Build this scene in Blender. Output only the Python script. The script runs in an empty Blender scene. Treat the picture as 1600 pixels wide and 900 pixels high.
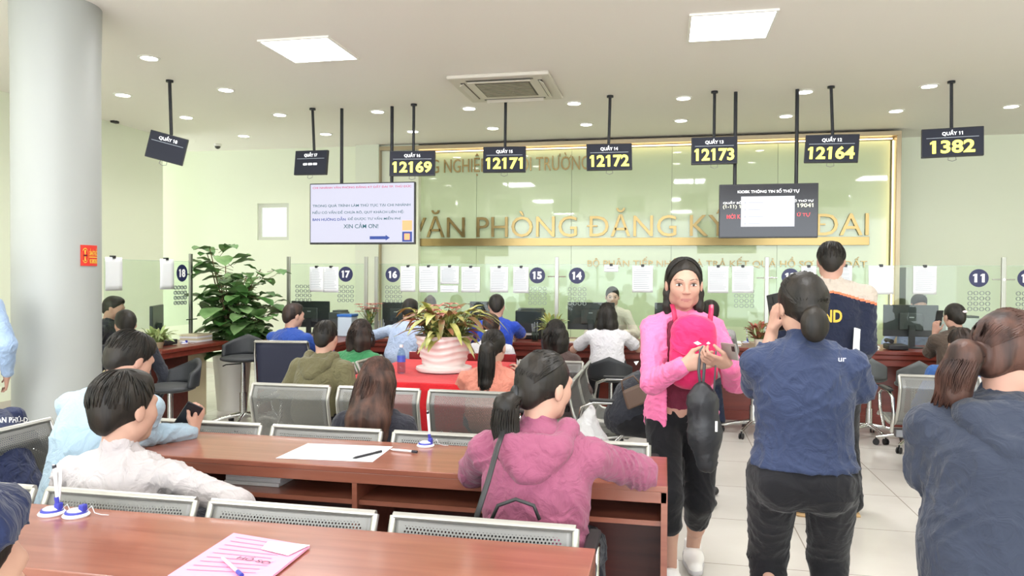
import bpy, math, random
import numpy as np
from mathutils import Vector, Matrix, Euler
R = math.radians
scn = bpy.context.scene
col = scn.collection
QUAL = 1.0            # grid coarseness of the figures (1 = full detail)

# ------------------------------------------------------------------ camera
CAM = Vector((0, 0, 1.475)); YAW, PITCH, ROLL, FPX = 11.6, 0.94, 0.36, 1155.0
CM = Matrix.Rotation(R(YAW), 3, 'Z') @ Matrix.Rotation(R(90 - PITCH), 3, 'X') @ Matrix.Rotation(R(ROLL), 3, 'Z')
cd = bpy.data.cameras.new('camera'); cam = bpy.data.objects.new('camera', cd); col.objects.link(cam)
cam.matrix_world = Matrix.Translation(CAM) @ CM.to_4x4()
cd.sensor_width = 36; cd.lens = 36 * FPX / 1600; cd.clip_start = .05; cd.clip_end = 60
scn.camera = cam
def ray(px, py): return CM @ Vector(((px - 800) / FPX, (450 - py) / FPX, -1))
def atY(px, py, Y): r = ray(px, py); return CAM + r * (Y / r.y)
def atX(px, py, X): r = ray(px, py); return CAM + r * (X / r.x)
def atZ(px, py, Z): r = ray(px, py); return CAM + r * ((Z - CAM.z) / r.z)

# ------------------------------------------------------------------ world, colour management
w = bpy.data.worlds.new('world'); scn.world = w; w.use_nodes = True
bg = w.node_tree.nodes['Background']; bg.inputs[0].default_value = (0.90, 0.95, 1.0, 1); bg.inputs[1].default_value = 4.4
vs = scn.view_settings; vs.view_transform = 'Standard'; vs.look = 'None'; vs.gamma = 1; vs.use_curve_mapping = False; vs.exposure = 0.50
scn.cycles.max_bounces = 8; scn.cycles.diffuse_bounces = 4; scn.cycles.transparent_max_bounces = 16
scn.cycles.caustics_reflective = False; scn.cycles.caustics_refractive = False
scn.cycles.use_denoising = True
LP_PANEL = 28.0       # watts of each square ceiling panel
LP_SPOT = 2.8         # watts of each small downlight

# ------------------------------------------------------------------ materials
def lin(c):
    if isinstance(c, str): c = [int(c[i:i+2], 16) for i in (0, 2, 4)]
    return tuple(((v/255)/12.92 if v/255 <= .04045 else ((v/255+.055)/1.055)**2.4) for v in c[:3]) + (1,)
MC = {}
def mat(name, c='808080', rough=.6, metal=0., spec=.5, bump=None, emit=None, var=None, coat=0, trans=0, sheen=0, stretch=(1,1,1), alpha=1):
    if name in MC: return MC[name]
    m = bpy.data.materials.new(name); m.use_nodes = True; nt = m.node_tree; N = nt.nodes; L = nt.links
    b = N['Principled BSDF']
    b.inputs['Base Color'].default_value = lin(c); b.inputs['Roughness'].default_value = rough
    b.inputs['Metallic'].default_value = metal; b.inputs['Specular IOR Level'].default_value = spec
    b.inputs['Coat Weight'].default_value = coat; b.inputs['Transmission Weight'].default_value = trans
    b.inputs['Sheen Weight'].default_value = sheen; b.inputs['Alpha'].default_value = alpha
    if emit: b.inputs['Emission Color'].default_value = lin(emit[0]); b.inputs['Emission Strength'].default_value = emit[1]
    if bump or var:
        tc = N.new('ShaderNodeTexCoord'); mp = N.new('ShaderNodeMapping'); mp.inputs['Scale'].default_value = stretch
        L.new(tc.outputs['Object'], mp.inputs[0])
    if var:   # var = (scale, second colour, detail)
        n = N.new('ShaderNodeTexNoise'); n.inputs['Scale'].default_value = var[0]; n.inputs['Detail'].default_value = var[2] if len(var) > 2 else 4
        L.new(mp.outputs[0], n.inputs['Vector'])
        r = N.new('ShaderNodeValToRGB'); r.color_ramp.elements[0].position = .35; r.color_ramp.elements[1].position = .65
        r.color_ramp.elements[0].color = lin(c); r.color_ramp.elements[1].color = lin(var[1])
        L.new(n.outputs[0], r.inputs[0]); L.new(r.outputs[0], b.inputs['Base Color'])
    if bump:  # bump = (scale, strength, distance, distortion)
        n2 = N.new('ShaderNodeTexNoise'); n2.inputs['Scale'].default_value = bump[0]; n2.inputs['Detail'].default_value = 3
        if len(bump) > 3: n2.inputs['Distortion'].default_value = bump[3]
        L.new(mp.outputs[0], n2.inputs['Vector'])
        bp = N.new('ShaderNodeBump'); bp.inputs['Strength'].default_value = bump[1]; bp.inputs['Distance'].default_value = bump[2]
        L.new(n2.outputs[0], bp.inputs['Height']); L.new(bp.outputs[0], b.inputs['Normal'])
    MC[name] = m; return m
def cloth(name, c, c2=None, rough=.85, fold=.5):
    return mat(name, c, rough, bump=(14, fold*1.1, .03, 1.8), var=(4, c2, 3) if c2 else None, sheen=.15, spec=.25)
def mat_glass(name, tint='f2faf4', ior=1.45, tr=.97):
    if name in MC: return MC[name]
    m = bpy.data.materials.new(name); m.use_nodes = True; nt = m.node_tree; N = nt.nodes; L = nt.links
    N.remove(N['Principled BSDF']); o = N['Material Output']
    t = N.new('ShaderNodeBsdfTransparent'); t.inputs[0].default_value = tuple(v*tr for v in lin(tint)[:3]) + (1,)
    g = N.new('ShaderNodeBsdfGlossy'); g.inputs['Roughness'].default_value = .02; g.inputs[0].default_value = (1, 1, 1, 1)
    f = N.new('ShaderNodeLayerWeight'); pw = N.new('ShaderNodeMath'); pw.operation = 'POWER'; pw.inputs[1].default_value = 4; L.new(f.outputs['Facing'], pw.inputs[0])
    ad = N.new('ShaderNodeMath'); ad.operation = 'MULTIPLY_ADD'; ad.inputs[1].default_value = .35; ad.inputs[2].default_value = .016; L.new(pw.outputs[0], ad.inputs[0])
    x = N.new('ShaderNodeMixShader'); L.new(ad.outputs[0], x.inputs[0]); L.new(t.outputs[0], x.inputs[1]); L.new(g.outputs[0], x.inputs[2]); L.new(x.outputs[0], o.inputs[0])
    MC[name] = m; return m
def mat_perf(name, c, pitch=.0105, r=.30, rough=.38):
    """brushed steel sheet with round holes through it, staggered rows (UV in metres)"""
    if name in MC: return MC[name]
    m = mat(name, c, rough, .5, bump=(60, .08, .002)); nt = m.node_tree; N = nt.nodes; L = nt.links; b = N['Principled BSDF']
    uv = N.new('ShaderNodeUVMap'); sp = N.new('ShaderNodeSeparateXYZ'); L.new(uv.outputs[0], sp.inputs[0])
    def M(op, a, bb=None, c_=None):
        n = N.new('ShaderNodeMath'); n.operation = op
        for i, v in enumerate((a, bb, c_)):
            if v is None: continue
            if isinstance(v, (int, float)): n.inputs[i].default_value = v
            else: L.new(v, n.inputs[i])
        return n.outputs[0]
    u = M('DIVIDE', sp.outputs[0], pitch); v = M('DIVIDE', sp.outputs[1], pitch * .866)
    row = M('FLOOR', v); off = M('MULTIPLY', M('MODULO', row, 2.0), .5)
    du = M('SUBTRACT', M('FRACT', M('ADD', u, off)), .5); dv = M('MULTIPLY', M('SUBTRACT', M('FRACT', v), .5), .866)
    d = M('SQRT', M('ADD', M('MULTIPLY', du, du), M('MULTIPLY', dv, dv)))
    # holes only away from the rim: second UV coords carry the distance to the rim in z
    rim = N.new('ShaderNodeAttribute'); rim.attribute_name = 'rim'
    hole = M('MULTIPLY', M('LESS_THAN', d, r), M('GREATER_THAN', rim.outputs['Fac'], .5))
    L.new(M('SUBTRACT', 1.0, hole), b.inputs['Alpha'])
    return m

# ------------------------------------------------------------------ mesh building
class MB:
    def __init__(s): s.v = []; s.f = []; s.mi = []; s.cur = 0
    def add(s, vs, fs):
        o = len(s.v); s.v += [tuple(v) for v in vs]; s.f += [tuple(i + o for i in f) for f in fs]; s.mi += [s.cur] * len(fs); return s
    def box(s, c, d, rot=None, taper=1.0):
        x, y, z = [q / 2 for q in d]; c = Vector(c)
        p = [Vector((sx*x*(taper if sz > 0 else 1), sy*y*(taper if sz > 0 else 1), sz*z)) for sz in (-1, 1) for sy in (-1, 1) for sx in (-1, 1)]
        if rot is not None: p = [rot @ q for q in p]
        return s.add([c + q for q in p], [(0,2,3,1), (4,5,7,6), (0,1,5,4), (2,6,7,3), (0,4,6,2), (1,3,7,5)])
    def bb(s, x0, x1, y0, y1, z0, z1): return s.box(((x0+x1)/2, (y0+y1)/2, (z0+z1)/2), (x1-x0, y1-y0, z1-z0))
    def tube(s, pts, r, n=10, cap=True, flat=1.0):
        pts = [Vector(p) for p in pts]; rs = r if isinstance(r, (list, tuple)) else [r] * len(pts)
        ref = Vector((0, 0, 1)); rings = []
        t0 = (pts[1] - pts[0]).normalized()
        if abs(t0.dot(ref)) > .95: ref = Vector((1, 0, 0))
        u = t0.cross(ref).normalized()
        for i, p in enumerate(pts):
            t = (pts[min(i+1, len(pts)-1)] - pts[max(i-1, 0)]).normalized()
            u = (u - t * u.dot(t)).normalized(); v = t.cross(u)
            rings.append([p + (u * math.cos(a) * rs[i] + v * math.sin(a) * rs[i] * flat) for a in [2*math.pi*k/n for k in range(n)]])
        vs = [q for g in rings for q in g]; fs = []
        for i in range(len(pts)-1):
            for k in range(n): fs.append((i*n+k, i*n+(k+1) % n, (i+1)*n+(k+1) % n, (i+1)*n+k))
        if cap: fs.append(tuple(range(n))[::-1]); fs.append(tuple((len(pts)-1)*n+k for k in range(n)))
        return s.add(vs, fs)
    def cyl(s, a, b, r0, r1=None, n=20): return s.tube([a, b], [r0, r0 if r1 is None else r1], n)
    def lathe(s, prof, c=(0,0,0), n=32, wav=None):
        vs = []; fs = []; c = Vector(c)
        for i, (r, z) in enumerate(prof):
            for k in range(n):
                a = 2*math.pi*k/n; rr = r * (1 + (wav(a, z) if wav else 0)); vs.append(c + Vector((rr*math.cos(a), rr*math.sin(a), z)))
        for i in range(len(prof)-1):
            for k in range(n): fs.append((i*n+k, i*n+(k+1) % n, (i+1)*n+(k+1) % n, (i+1)*n+k))
        fs.append(tuple(range(n))[::-1]); fs.append(tuple((len(prof)-1)*n+k for k in range(n)))
        return s.add(vs, fs)
    def ball(s, c, r, n=14, m=9, rot=None):
        r = (r, r, r) if isinstance(r, (int, float)) else r; vs = []; fs = []; c = Vector(c)
        for i in range(m+1):
            th = math.pi * i / m
            for k in range(n):
                a = 2*math.pi*k/n; q = Vector((r[0]*math.sin(th)*math.cos(a), r[1]*math.sin(th)*math.sin(a), r[2]*math.cos(th)))
                vs.append(c + (rot @ q if rot else q))
        for i in range(m):
            for k in range(n): fs.append((i*n+k, (i+1)*n+k, (i+1)*n+(k+1) % n, i*n+(k+1) % n))
        return s.add(vs, fs)
    def grid(s, f, nu, nv, thick=0):
        vs = [f(i/nu, j/nv) for j in range(nv+1) for i in range(nu+1)]
        fs = [(j*(nu+1)+i, j*(nu+1)+i+1, (j+1)*(nu+1)+i+1, (j+1)*(nu+1)+i) for j in range(nv) for i in range(nu)]
        return s.add(vs, fs)
    def build(s, name, m, parent=None, smooth=False, bevel=0, loc=None, solid=0, sub=0):
        me = bpy.data.meshes.new(name); me.from_pydata(s.v, [], s.f)
        ms = m if isinstance(m, (list, tuple)) else [m]
        for q in ms: me.materials.append(q)
        if len(ms) > 1: me.polygons.foreach_set('material_index', s.mi)
        me.update()
        if smooth:
            me.polygons.foreach_set('use_smooth', [True] * len(me.polygons))
            if smooth is not True: me.set_sharp_from_angle(angle=R(smooth))
        o = bpy.data.objects.new(name, me); col.objects.link(o); o.parent = parent
        if loc is not None: o.location = loc
        if solid: md = o.modifiers.new('solid', 'SOLIDIFY'); md.thickness = solid; md.offset = 0
        if bevel: md = o.modifiers.new('bevel', 'BEVEL'); md.width = bevel; md.segments = 2; md.limit_method = 'ANGLE'
        if sub: md = o.modifiers.new('sub', 'SUBSURF'); md.levels = sub; md.render_levels = sub
        return o
def tag(o, label=None, cat=None, group=None, kind=None):
    if label: o['label'] = label
    if cat: o['category'] = cat
    if group: o['group'] = group
    if kind: o['kind'] = kind
    return o
def T(name, label, cat, loc=(0,0,0), rz=0, group=None):
    o = bpy.data.objects.new(name, None); col.objects.link(o); o.location = loc; o.rotation_euler = (0, 0, rz); o.empty_display_size = .1
    return tag(o, label, cat, group)
def struct(name, mb, m, **k): return tag(mb.build(name, m, **k), kind='structure')
def copy_tree(o, parent=None):
    c = o.copy(); col.objects.link(c); c.parent = parent
    for ch in list(o.children): copy_tree(ch, c)
    return c
FACE = Matrix.Rotation(R(90), 4, 'X')       # text lying in XY -> standing, facing -Y
def glyphs(body, bold, ext):
    cu = bpy.data.curves.new('t', 'FONT'); cu.body = body; cu.size = 1; cu.extrude = ext; cu.offset = bold; cu.resolution_u = 3
    o = bpy.data.objects.new('t', cu); col.objects.link(o); bpy.context.view_layer.update()
    me = bpy.data.meshes.new_from_object(o.evaluated_get(bpy.context.evaluated_depsgraph_get())); bpy.data.objects.remove(o); return me
def span(body, bold):
    me = glyphs(body, bold, 0); xs = [v.co.x for v in me.vertices]; ys = [v.co.y for v in me.vertices]; return min(xs), max(xs), min(ys), max(ys)
def text(name, body, m, parent, box, M=None, depth=.002, bold=0, align='C', fit='both', label=None):
    """box = (x0, x1, z0, z1) in the parent's own frame plus y; glyphs stand facing -Y; returns a mesh"""
    bd = body.translate(str.maketrans('ĐƠỚỜỞỢ', 'DOÓÒỎỌ')); me = glyphs(bd, bold, .1 if depth else 0); me.name = name
    if any(q in body for q in 'ĐƠỚỜỞỢ') or ('1' in body and bold):      # the bar of each crossed D is a small bar of its own, so that the glyph fills cleanly
        import bmesh
        bm = bmesh.new(); bm.from_mesh(me)
        for k, ch in enumerate(body):
            if ch == '1' and bold:     # the slanting flag of a printed figure one
                s1 = span('1', bold); off = span('H'+bd[0], bold)[1] - span(bd[0], bold)[1]; x0_ = span('H'+bd[:k+1], bold)[1] - off - (s1[1]-s1[0]); hh_ = s1[3]
                for zz in ((-.1, .1) if depth else (0,)):
                    vv = [bm.verts.new(q) for q in ((x0_+.03, hh_, zz), (x0_-.10, hh_*.86, zz), (x0_-.10, hh_*.70, zz), (x0_+.03, hh_*.80, zz))]; bm.faces.new(vv)
                continue
            if ch in 'ƠỚỜỞỢ':         # the small horn of the letter, likewise a piece of its own
                off = span('H'+bd[0], bold)[1] - span(bd[0], bold)[1]; x1_ = span('H'+bd[:k+1], bold)[1] - off; e1 = span('O', bold)[3]
                for zz in ((-.1, .1) if depth else (0,)):
                    vv = [bm.verts.new(q) for q in ((x1_-.14, e1-.10, zz), (x1_-.09, e1-.16, zz), (x1_+.07, e1-.04, zz), (x1_+.07, e1+.06, zz), (x1_+.01, e1+.06, zz), (x1_+.01, e1-.02, zz))]; bm.faces.new(vv)
                continue
            if ch != 'Đ': continue
            a = span('H' + bd[:k+1], bold)[1] - (span('HD', bold)[1] - span('H', bold)[1]) * 1.0; off = span('H'+bd[0], bold)[1] - span(bd[0], bold)[1]
            d0, d1, e0, e1 = span('D', bold); x0_ = span('H'+bd[:k+1], bold)[1] - off - (d1-d0); th = .045+bold
            xa, xb, ya, yb = x0_-.09, x0_+.26, (e0+e1)/2-th/2+.01, (e0+e1)/2+th/2+.01; zz = .104 if depth else 0
            if depth: bmesh.ops.create_cube(bm, size=1, matrix=Matrix.Translation(((xa+xb)/2, (ya+yb)/2, 0)) @ Matrix.Diagonal((xb-xa, yb-ya, 2*zz, 1)))
            else:
                vv = [bm.verts.new(q) for q in ((xa, ya, 0), (xb, ya, 0), (xb, yb, 0), (xa, yb, 0))]; bm.faces.new(vv)
        bm.to_mesh(me); bm.free()
    co = np.empty(len(me.vertices)*3, 'f'); me.vertices.foreach_get('co', co); co = co.reshape(-1, 3)
    x0, x1, z0, z1, y = box
    lo, hi = co.min(0), co.max(0); sx = (x1-x0)/(hi[0]-lo[0]); sz = (z1-z0)/(hi[1]-lo[1])
    if fit == 'h': sx = sz
    if fit == 'w': sz = sx
    out = np.empty_like(co); cx = (x0+x1)/2; wd = (hi[0]-lo[0])*sx
    xs = {'C': cx - wd/2, 'L': x0, 'R': x1 - wd}[align]
    out[:, 0] = xs + (co[:, 0]-lo[0])*sx; out[:, 2] = z0 + (co[:, 1]-lo[1])*sz; out[:, 1] = y - co[:, 2]*depth*5
    me.vertices.foreach_set('co', out.ravel()); me.update()
    me.materials.clear(); me.materials.append(m)
    ob = bpy.data.objects.new(name, me); col.objects.link(ob); ob.parent = parent
    if M is not None: ob.matrix_local = M
    if label: ob['label'] = label
    return ob
# ------------------------------------------------------------------ figures: signed distance volumes meshed into smooth skins
BIG = 9.0
class Sdf:
    def __init__(s): s.p = []
    def cap(s, a, b, ra, rb=None, k=.03, flat=None, fa=.8):
        a = np.array(a, 'f'); b = np.array(b, 'f'); rb = ra if rb is None else rb
        ab = b - a; L2 = max(float(ab @ ab), 1e-9); ax = None if flat is None else np.array(flat, 'f') / np.linalg.norm(flat)
        def f(X, Y, Z):
            t = np.clip(((X-a[0])*ab[0] + (Y-a[1])*ab[1] + (Z-a[2])*ab[2]) / L2, 0, 1)
            x = X-a[0]-t*ab[0]; y = Y-a[1]-t*ab[1]; z = Z-a[2]-t*ab[2]
            if ax is not None:
                q = (x*ax[0]+y*ax[1]+z*ax[2]) * (1/fa - 1); x = x+q*ax[0]; y = y+q*ax[1]; z = z+q*ax[2]
            return np.sqrt(x*x+y*y+z*z) - (ra + (rb-ra)*t)
        m = max(ra, rb) + k; s.p.append((np.minimum(a, b)-m, np.maximum(a, b)+m, f, k, 0)); return s
    def chain(s, pts, rs, k=.03, **q):
        for i in range(len(pts)-1):
            r0, r1 = (rs[i], rs[i+1]) if isinstance(rs, (list, tuple)) else (rs, rs)
            s.cap(pts[i], pts[i+1], r0, r1, k, **q)
        return s
    def ell(s, c, r, Rm=None, k=.03, op=0):
        c = np.array(c, 'f'); r = np.array((r, r, r) if isinstance(r, (int, float)) else r, 'f')
        M = None if Rm is None else np.array(Rm, 'f')
        def f(X, Y, Z):
            x, y, z = X-c[0], Y-c[1], Z-c[2]
            if M is not None: x, y, z = (M[0,0]*x+M[1,0]*y+M[2,0]*z, M[0,1]*x+M[1,1]*y+M[2,1]*z, M[0,2]*x+M[1,2]*y+M[2,2]*z)
            x = x/r[0]; y = y/r[1]; z = z/r[2]; k0 = np.sqrt(x*x+y*y+z*z); k1 = np.sqrt((x/r[0])**2+(y/r[1])**2+(z/r[2])**2)
            return k0*(k0-1)/np.maximum(k1, 1e-6)
        e = r if M is None else np.abs(M) @ r
        m = e + k + .005; s.p.append((c-m, c+m, f, k, op)); return s
    def half(s, pt, n):     # keep the side opposite to n
        pt = np.array(pt, 'f'); n = np.array(n, 'f'); n = n/np.linalg.norm(n)
        s.p.append((None, None, lambda X, Y, Z: (X-pt[0])*n[0]+(Y-pt[1])*n[1]+(Z-pt[2])*n[2], 0, 2)); return s
    def cutbox(s, c, d, Rm=None):
        c = np.array(c, 'f'); d = np.array(d, 'f')/2; M = np.eye(3) if Rm is None else np.array(Rm, 'f')
        def f(X, Y, Z):
            x, y, z = X-c[0], Y-c[1], Z-c[2]; x, y, z = (M[0,0]*x+M[1,0]*y+M[2,0]*z, M[0,1]*x+M[1,1]*y+M[2,1]*z, M[0,2]*x+M[1,2]*y+M[2,2]*z)
            return -np.maximum(np.maximum(np.abs(x)-d[0], np.abs(y)-d[1]), np.abs(z)-d[2])
        s.p.append((None, None, f, 0, 2)); return s
    def mesh(s, h, wr=0, seed=0, freq=1.0):
        h = h * QUAL
        ps = [p for p in s.p if p[4] == 0]
        lo = np.min([p[0] for p in ps], 0) - 2*h; hi = np.max([p[1] for p in ps], 0) + 2*h
        n = np.ceil((hi-lo)/h).astype(int) + 1
        ax = [(lo[i] + h*np.arange(n[i])).astype('f') for i in range(3)]
        D = np.full(n, BIG, 'f')
        for plo, phi, f, k, op in s.p:
            if plo is None:
                idx = np.nonzero(np.abs(D) < 4*h) if False else None
                D = np.maximum(D, f(ax[0][:, None, None], ax[1][None, :, None], ax[2][None, None, :]).astype('f')); continue
            a = np.clip(((plo-lo)/h).astype(int)-1, 0, n); b = np.clip(((phi-lo)/h).astype(int)+2, 0, n)
            sl = tuple(slice(a[i], b[i]) for i in range(3))
            d = f(ax[0][sl[0], None, None], ax[1][None, sl[1], None], ax[2][None, None, sl[2]]).astype('f'); C = D[sl]
            if op == 0:
                kk = max(k, 1e-4); q = np.clip(.5+.5*(C-d)/kk, 0, 1); D[sl] = C*(1-q)+d*q-kk*q*(1-q)
            else:               # smooth subtraction
                kk = max(k, 1e-4); q = np.clip(.5-.5*(C+d)/kk, 0, 1); D[sl] = C*(1-q)-d*q+kk*q*(1-q)
        if wr:
            I = np.nonzero(np.abs(D) < max(3*h, wr*2.5)); X = ax[0][I[0]]; Y = ax[1][I[1]]; Z = ax[2][I[2]]
            rg = np.random.RandomState(seed); w_ = 0
            ww = [(rg.uniform(-1, 1, 3)*np.array((26, 26, 18))*freq, rg.uniform(0, 6.28)) for _ in range(3)]
            W = sum(np.sin(X*a[0]+Y*a[1]+Z*a[2]+ph) for a, ph in ww)
            for j in range(4):
                a = rg.uniform(-1, 1, 3); a = a/np.linalg.norm(a)*rg.uniform(30, 60)*freq
                sn = np.sin(X*a[0]+Y*a[1]+Z*a[2]+2.2*W+rg.uniform(0, 6)); gate = np.clip(.45+.8*np.sin(X*11*freq*(1+.3*j)+Z*14*freq+Y*9+rg.uniform(0, 6)), 0, 1)
                w_ = w_ + (1.6*(1-np.abs(sn))**2.2-.55)*gate      # sharp creases with flat cloth between them
            D[I] -= (wr*.42*w_).astype('f')
        ins = D < 0
        c = np.zeros(tuple(n-1), 'u1')
        off = [(i, j, k) for i in (0, 1) for j in (0, 1) for k in (0, 1)]
        for o in off: c += ins[o[0]:n[0]-1+o[0], o[1]:n[1]-1+o[1], o[2]:n[2]-1+o[2]]
        act = (c > 0) & (c < 8); ci = np.argwhere(act)
        vid = np.full(act.shape, -1, 'i4'); vid[act] = np.arange(len(ci))
        val = np.stack([D[ci[:, 0]+o[0], ci[:, 1]+o[1], ci[:, 2]+o[2]] for o in off], 1)
        P = np.zeros((len(ci), 3), 'f'); cnt = np.zeros(len(ci), 'f'); oa = np.array(off, 'f')
        for i in range(8):
            for j in range(i+1, 8):
                if abs(oa[i]-oa[j]).sum() != 1: continue
                m = (val[:, i] < 0) != (val[:, j] < 0)
                t = val[m, i]/(val[m, i]-val[m, j]); P[m] += oa[i]+t[:, None]*(oa[j]-oa[i]); cnt[m] += 1
        P = (P/cnt[:, None]+ci)*h+lo
        Q = []
        for a in range(3):
            b, c2 = (a+1) % 3, (a+2) % 3
            s0 = [slice(1, None)]*3; s0[a] = slice(0, -1); s1 = list(s0); s1[a] = slice(1, None)
            A = ins[tuple(s0)]; B = ins[tuple(s1)]; e = np.argwhere(A != B)
            if not len(e): continue
            fl = A[tuple(e.T)]; e = e+1; e[:, a] -= 1
            db = np.zeros(3, int); db[b] = 1; dc = np.zeros(3, int); dc[c2] = 1
            ok = (e[:, b] < n[b]-1) & (e[:, c2] < n[c2]-1); e = e[ok]; fl = fl[ok]
            q = np.stack([vid[tuple((e-db-dc).T)], vid[tuple((e-dc).T)], vid[tuple(e.T)], vid[tuple((e-db).T)]], 1)
            q[~fl] = q[~fl][:, ::-1]; Q.append(q)
        return P, np.concatenate(Q)
def np_obj(name, P, Q, m, parent=None, matidx=None):
    me = bpy.data.meshes.new(name); me.vertices.add(len(P)); me.vertices.foreach_set('co', P.astype('f').ravel())
    nq = len(Q); sz = Q.shape[1]; me.loops.add(nq*sz); me.loops.foreach_set('vertex_index', Q.astype('i4').ravel())
    me.polygons.add(nq); me.polygons.foreach_set('loop_start', np.arange(0, nq*sz, sz, dtype='i4'))
    me.polygons.foreach_set('use_smooth', np.ones(nq, bool))
    for q in (m if isinstance(m, (list, tuple)) else [m]): me.materials.append(q)
    if matidx is not None: me.polygons.foreach_set('material_index', matidx.astype('i4'))
    me.update(calc_edges=True); me.validate()
    o = bpy.data.objects.new(name, me); col.objects.link(o); o.parent = parent; return o
def ribbons(paths, wd, name, m, parent):
    """paths: (n, k, 3) array of strand centre lines -> thin 3-sided tapered locks, one mesh"""
    n, k, _ = paths.shape; t = np.gradient(paths, axis=1); t /= np.linalg.norm(t, axis=2, keepdims=True)+1e-9
    ref = np.array((.31, .47, .83)); u = np.cross(t, ref); u /= np.linalg.norm(u, axis=2, keepdims=True)+1e-9; v = np.cross(t, u)
    prof = (wd*(.35+.65*np.sin(np.linspace(.15, math.pi*.93, k)))).reshape(1, k, 1)
    vs = np.stack([paths+prof*(u*math.cos(a)+v*math.sin(a)) for a in (0, 2.09, 4.19)], 2).reshape(-1, 3)
    I = np.arange(n*k*3).reshape(n, k, 3); q = []
    for j in range(3):
        j2 = (j+1) % 3; q.append(np.stack([I[:, :-1, j], I[:, :-1, j2], I[:, 1:, j2], I[:, 1:, j]], -1).reshape(-1, 4))
    return np_obj(name, vs, np.concatenate(q), m, parent)
def V(*a): return np.array(a, float)
def unit(v): return v/(np.linalg.norm(v)+1e-9)
def ik(a, t, l1, l2, hint):
    d = t-a; L = np.linalg.norm(d); L = min(max(L, abs(l1-l2)+.01), (l1+l2)*.999); u = unit(d)
    x = (l1*l1-l2*l2+L*L)/(2*L); y = math.sqrt(max(l1*l1-x*x, 0)); h = hint-u*(hint@u)
    return a+u*x+unit(h)*y, a+u*L
def rotm(yaw=0, pitch=0, roll=0):   # head: yaw to the own left +, pitch down +, roll towards own right +
    return np.array(Matrix.Rotation(R(yaw), 3, 'Z') @ Matrix.Rotation(R(-pitch), 3, 'X') @ Matrix.Rotation(R(roll), 3, 'Y'))
def hand(S, wrist, d, nrm, side, curl=.5, s=1.0, thumb=.6, k=.006):
    """palm and five separate fingers; d points along the hand, nrm out of the palm, side = +1 right"""
    d = unit(d); nrm = unit(nrm-d*(nrm@d)); lat = np.cross(d, nrm)*side   # towards the thumb
    w_ = wrist
    S.cap(w_-d*.01, w_+d*.02*s, .024*s, .027*s, .015, flat=nrm, fa=.75)
    for j, o in enumerate((.027, .009, -.009, -.026)):
        S.cap(w_+d*.02*s+lat*o*.55*s, w_+d*.085*s+lat*o*s, .0155*s, .0115*s, .012, flat=nrm, fa=.85)
    ln = (.070, .080, .074, .056)
    for j, o in enumerate((.028, .0095, -.0095, -.027)):
        p = w_+d*.088*s+lat*o*s*1.02; ang = .25*curl; seg = ln[j]*s/2.4
        for q, l in enumerate((1.0, .75, .65)):
            dd = d*math.cos(ang)+nrm*math.sin(ang); dd = unit(dd+lat*o*1.2*(1-curl)); p2 = p+dd*seg*l
            S.cap(p, p2, (.0088-.0008*q)*s, (.0082-.0010*q)*s, k if q == 0 else .003); p = p2; ang += curl*(1.15 if q == 0 else .9)
    p = w_+d*.028*s+lat*.026*s; dd = unit(d*.7+lat*(.75-.3*thumb)+nrm*.5*thumb)
    p2 = p+dd*.040*s; S.cap(p-dd*.008, p2, .0135*s, .0105*s, .012)
    dd = unit(d*.9+lat*(.3-.4*thumb)+nrm*.6*thumb); p3 = p2+dd*.030*s; S.cap(p2, p3, .0100*s, .0085*s, .004)
    S.cap(p3, p3+unit(dd+nrm*.3*thumb)*.022*s, .0088*s, .0072*s, .003)
def head_sdf(S, C, M, s=1.0, fine=True, male=False):
    P = lambda x, y, z: C+M@V(x, y, z)*s
    S.ell(P(0, -.012, .030), ((.073 if male else .070)*s, .092*s, .083*s), M, .03)
    S.ell(P(0, .022, -.028), ((.060 if male else .050)*s, .066*s, .076*s), M, .03)
    S.ell(P(0, .058, -.082), (.026*s, .022*s, .020*s), M, .025)
    for q in (-1, 1):
        S.ell(P(q*(.040 if male else .036), .048, -.018), (.024*s, .026*s, .028*s), M, .03)
        S.ell(P(q*.045, .005, -.062), (.018*s, .03*s, .025*s), M, .03)
        S.ell(P(q*.075, -.004, -.008), (.009*s, .018*s, .031*s), rotm(0, 0, 0) @ M, .006)
    S.cap(P(-.032, .076, .026), P(.032, .076, .026), .012*s, None, .02)
    if fine:
        for q in (-1, 1): S.ell(P(q*.031, .094, .006), (.018*s, .013*s, .010*s), M, .012, 1)
    S.cap(P(0, .086, .012), P(0, .103, -.024), .0065*s, .0105*s, .012)
    if fine:
        for q in (-1, 1): S.ell(P(q*.011, .097, -.027), (.0085*s, .009*s, .0075*s), M, .006)
        S.cap(P(-.018, .0790, -.0540), P(.018, .0790, -.0540), .0045*s, None, .008)
        S.cap(P(-.014, .0795, -.0635), P(.014, .0795, -.0635), .0050*s, None, .008)
        S.ell(P(0, .0875, -.0588), (.022*s, .005*s, .0016*s), M, .002, 1)

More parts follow.
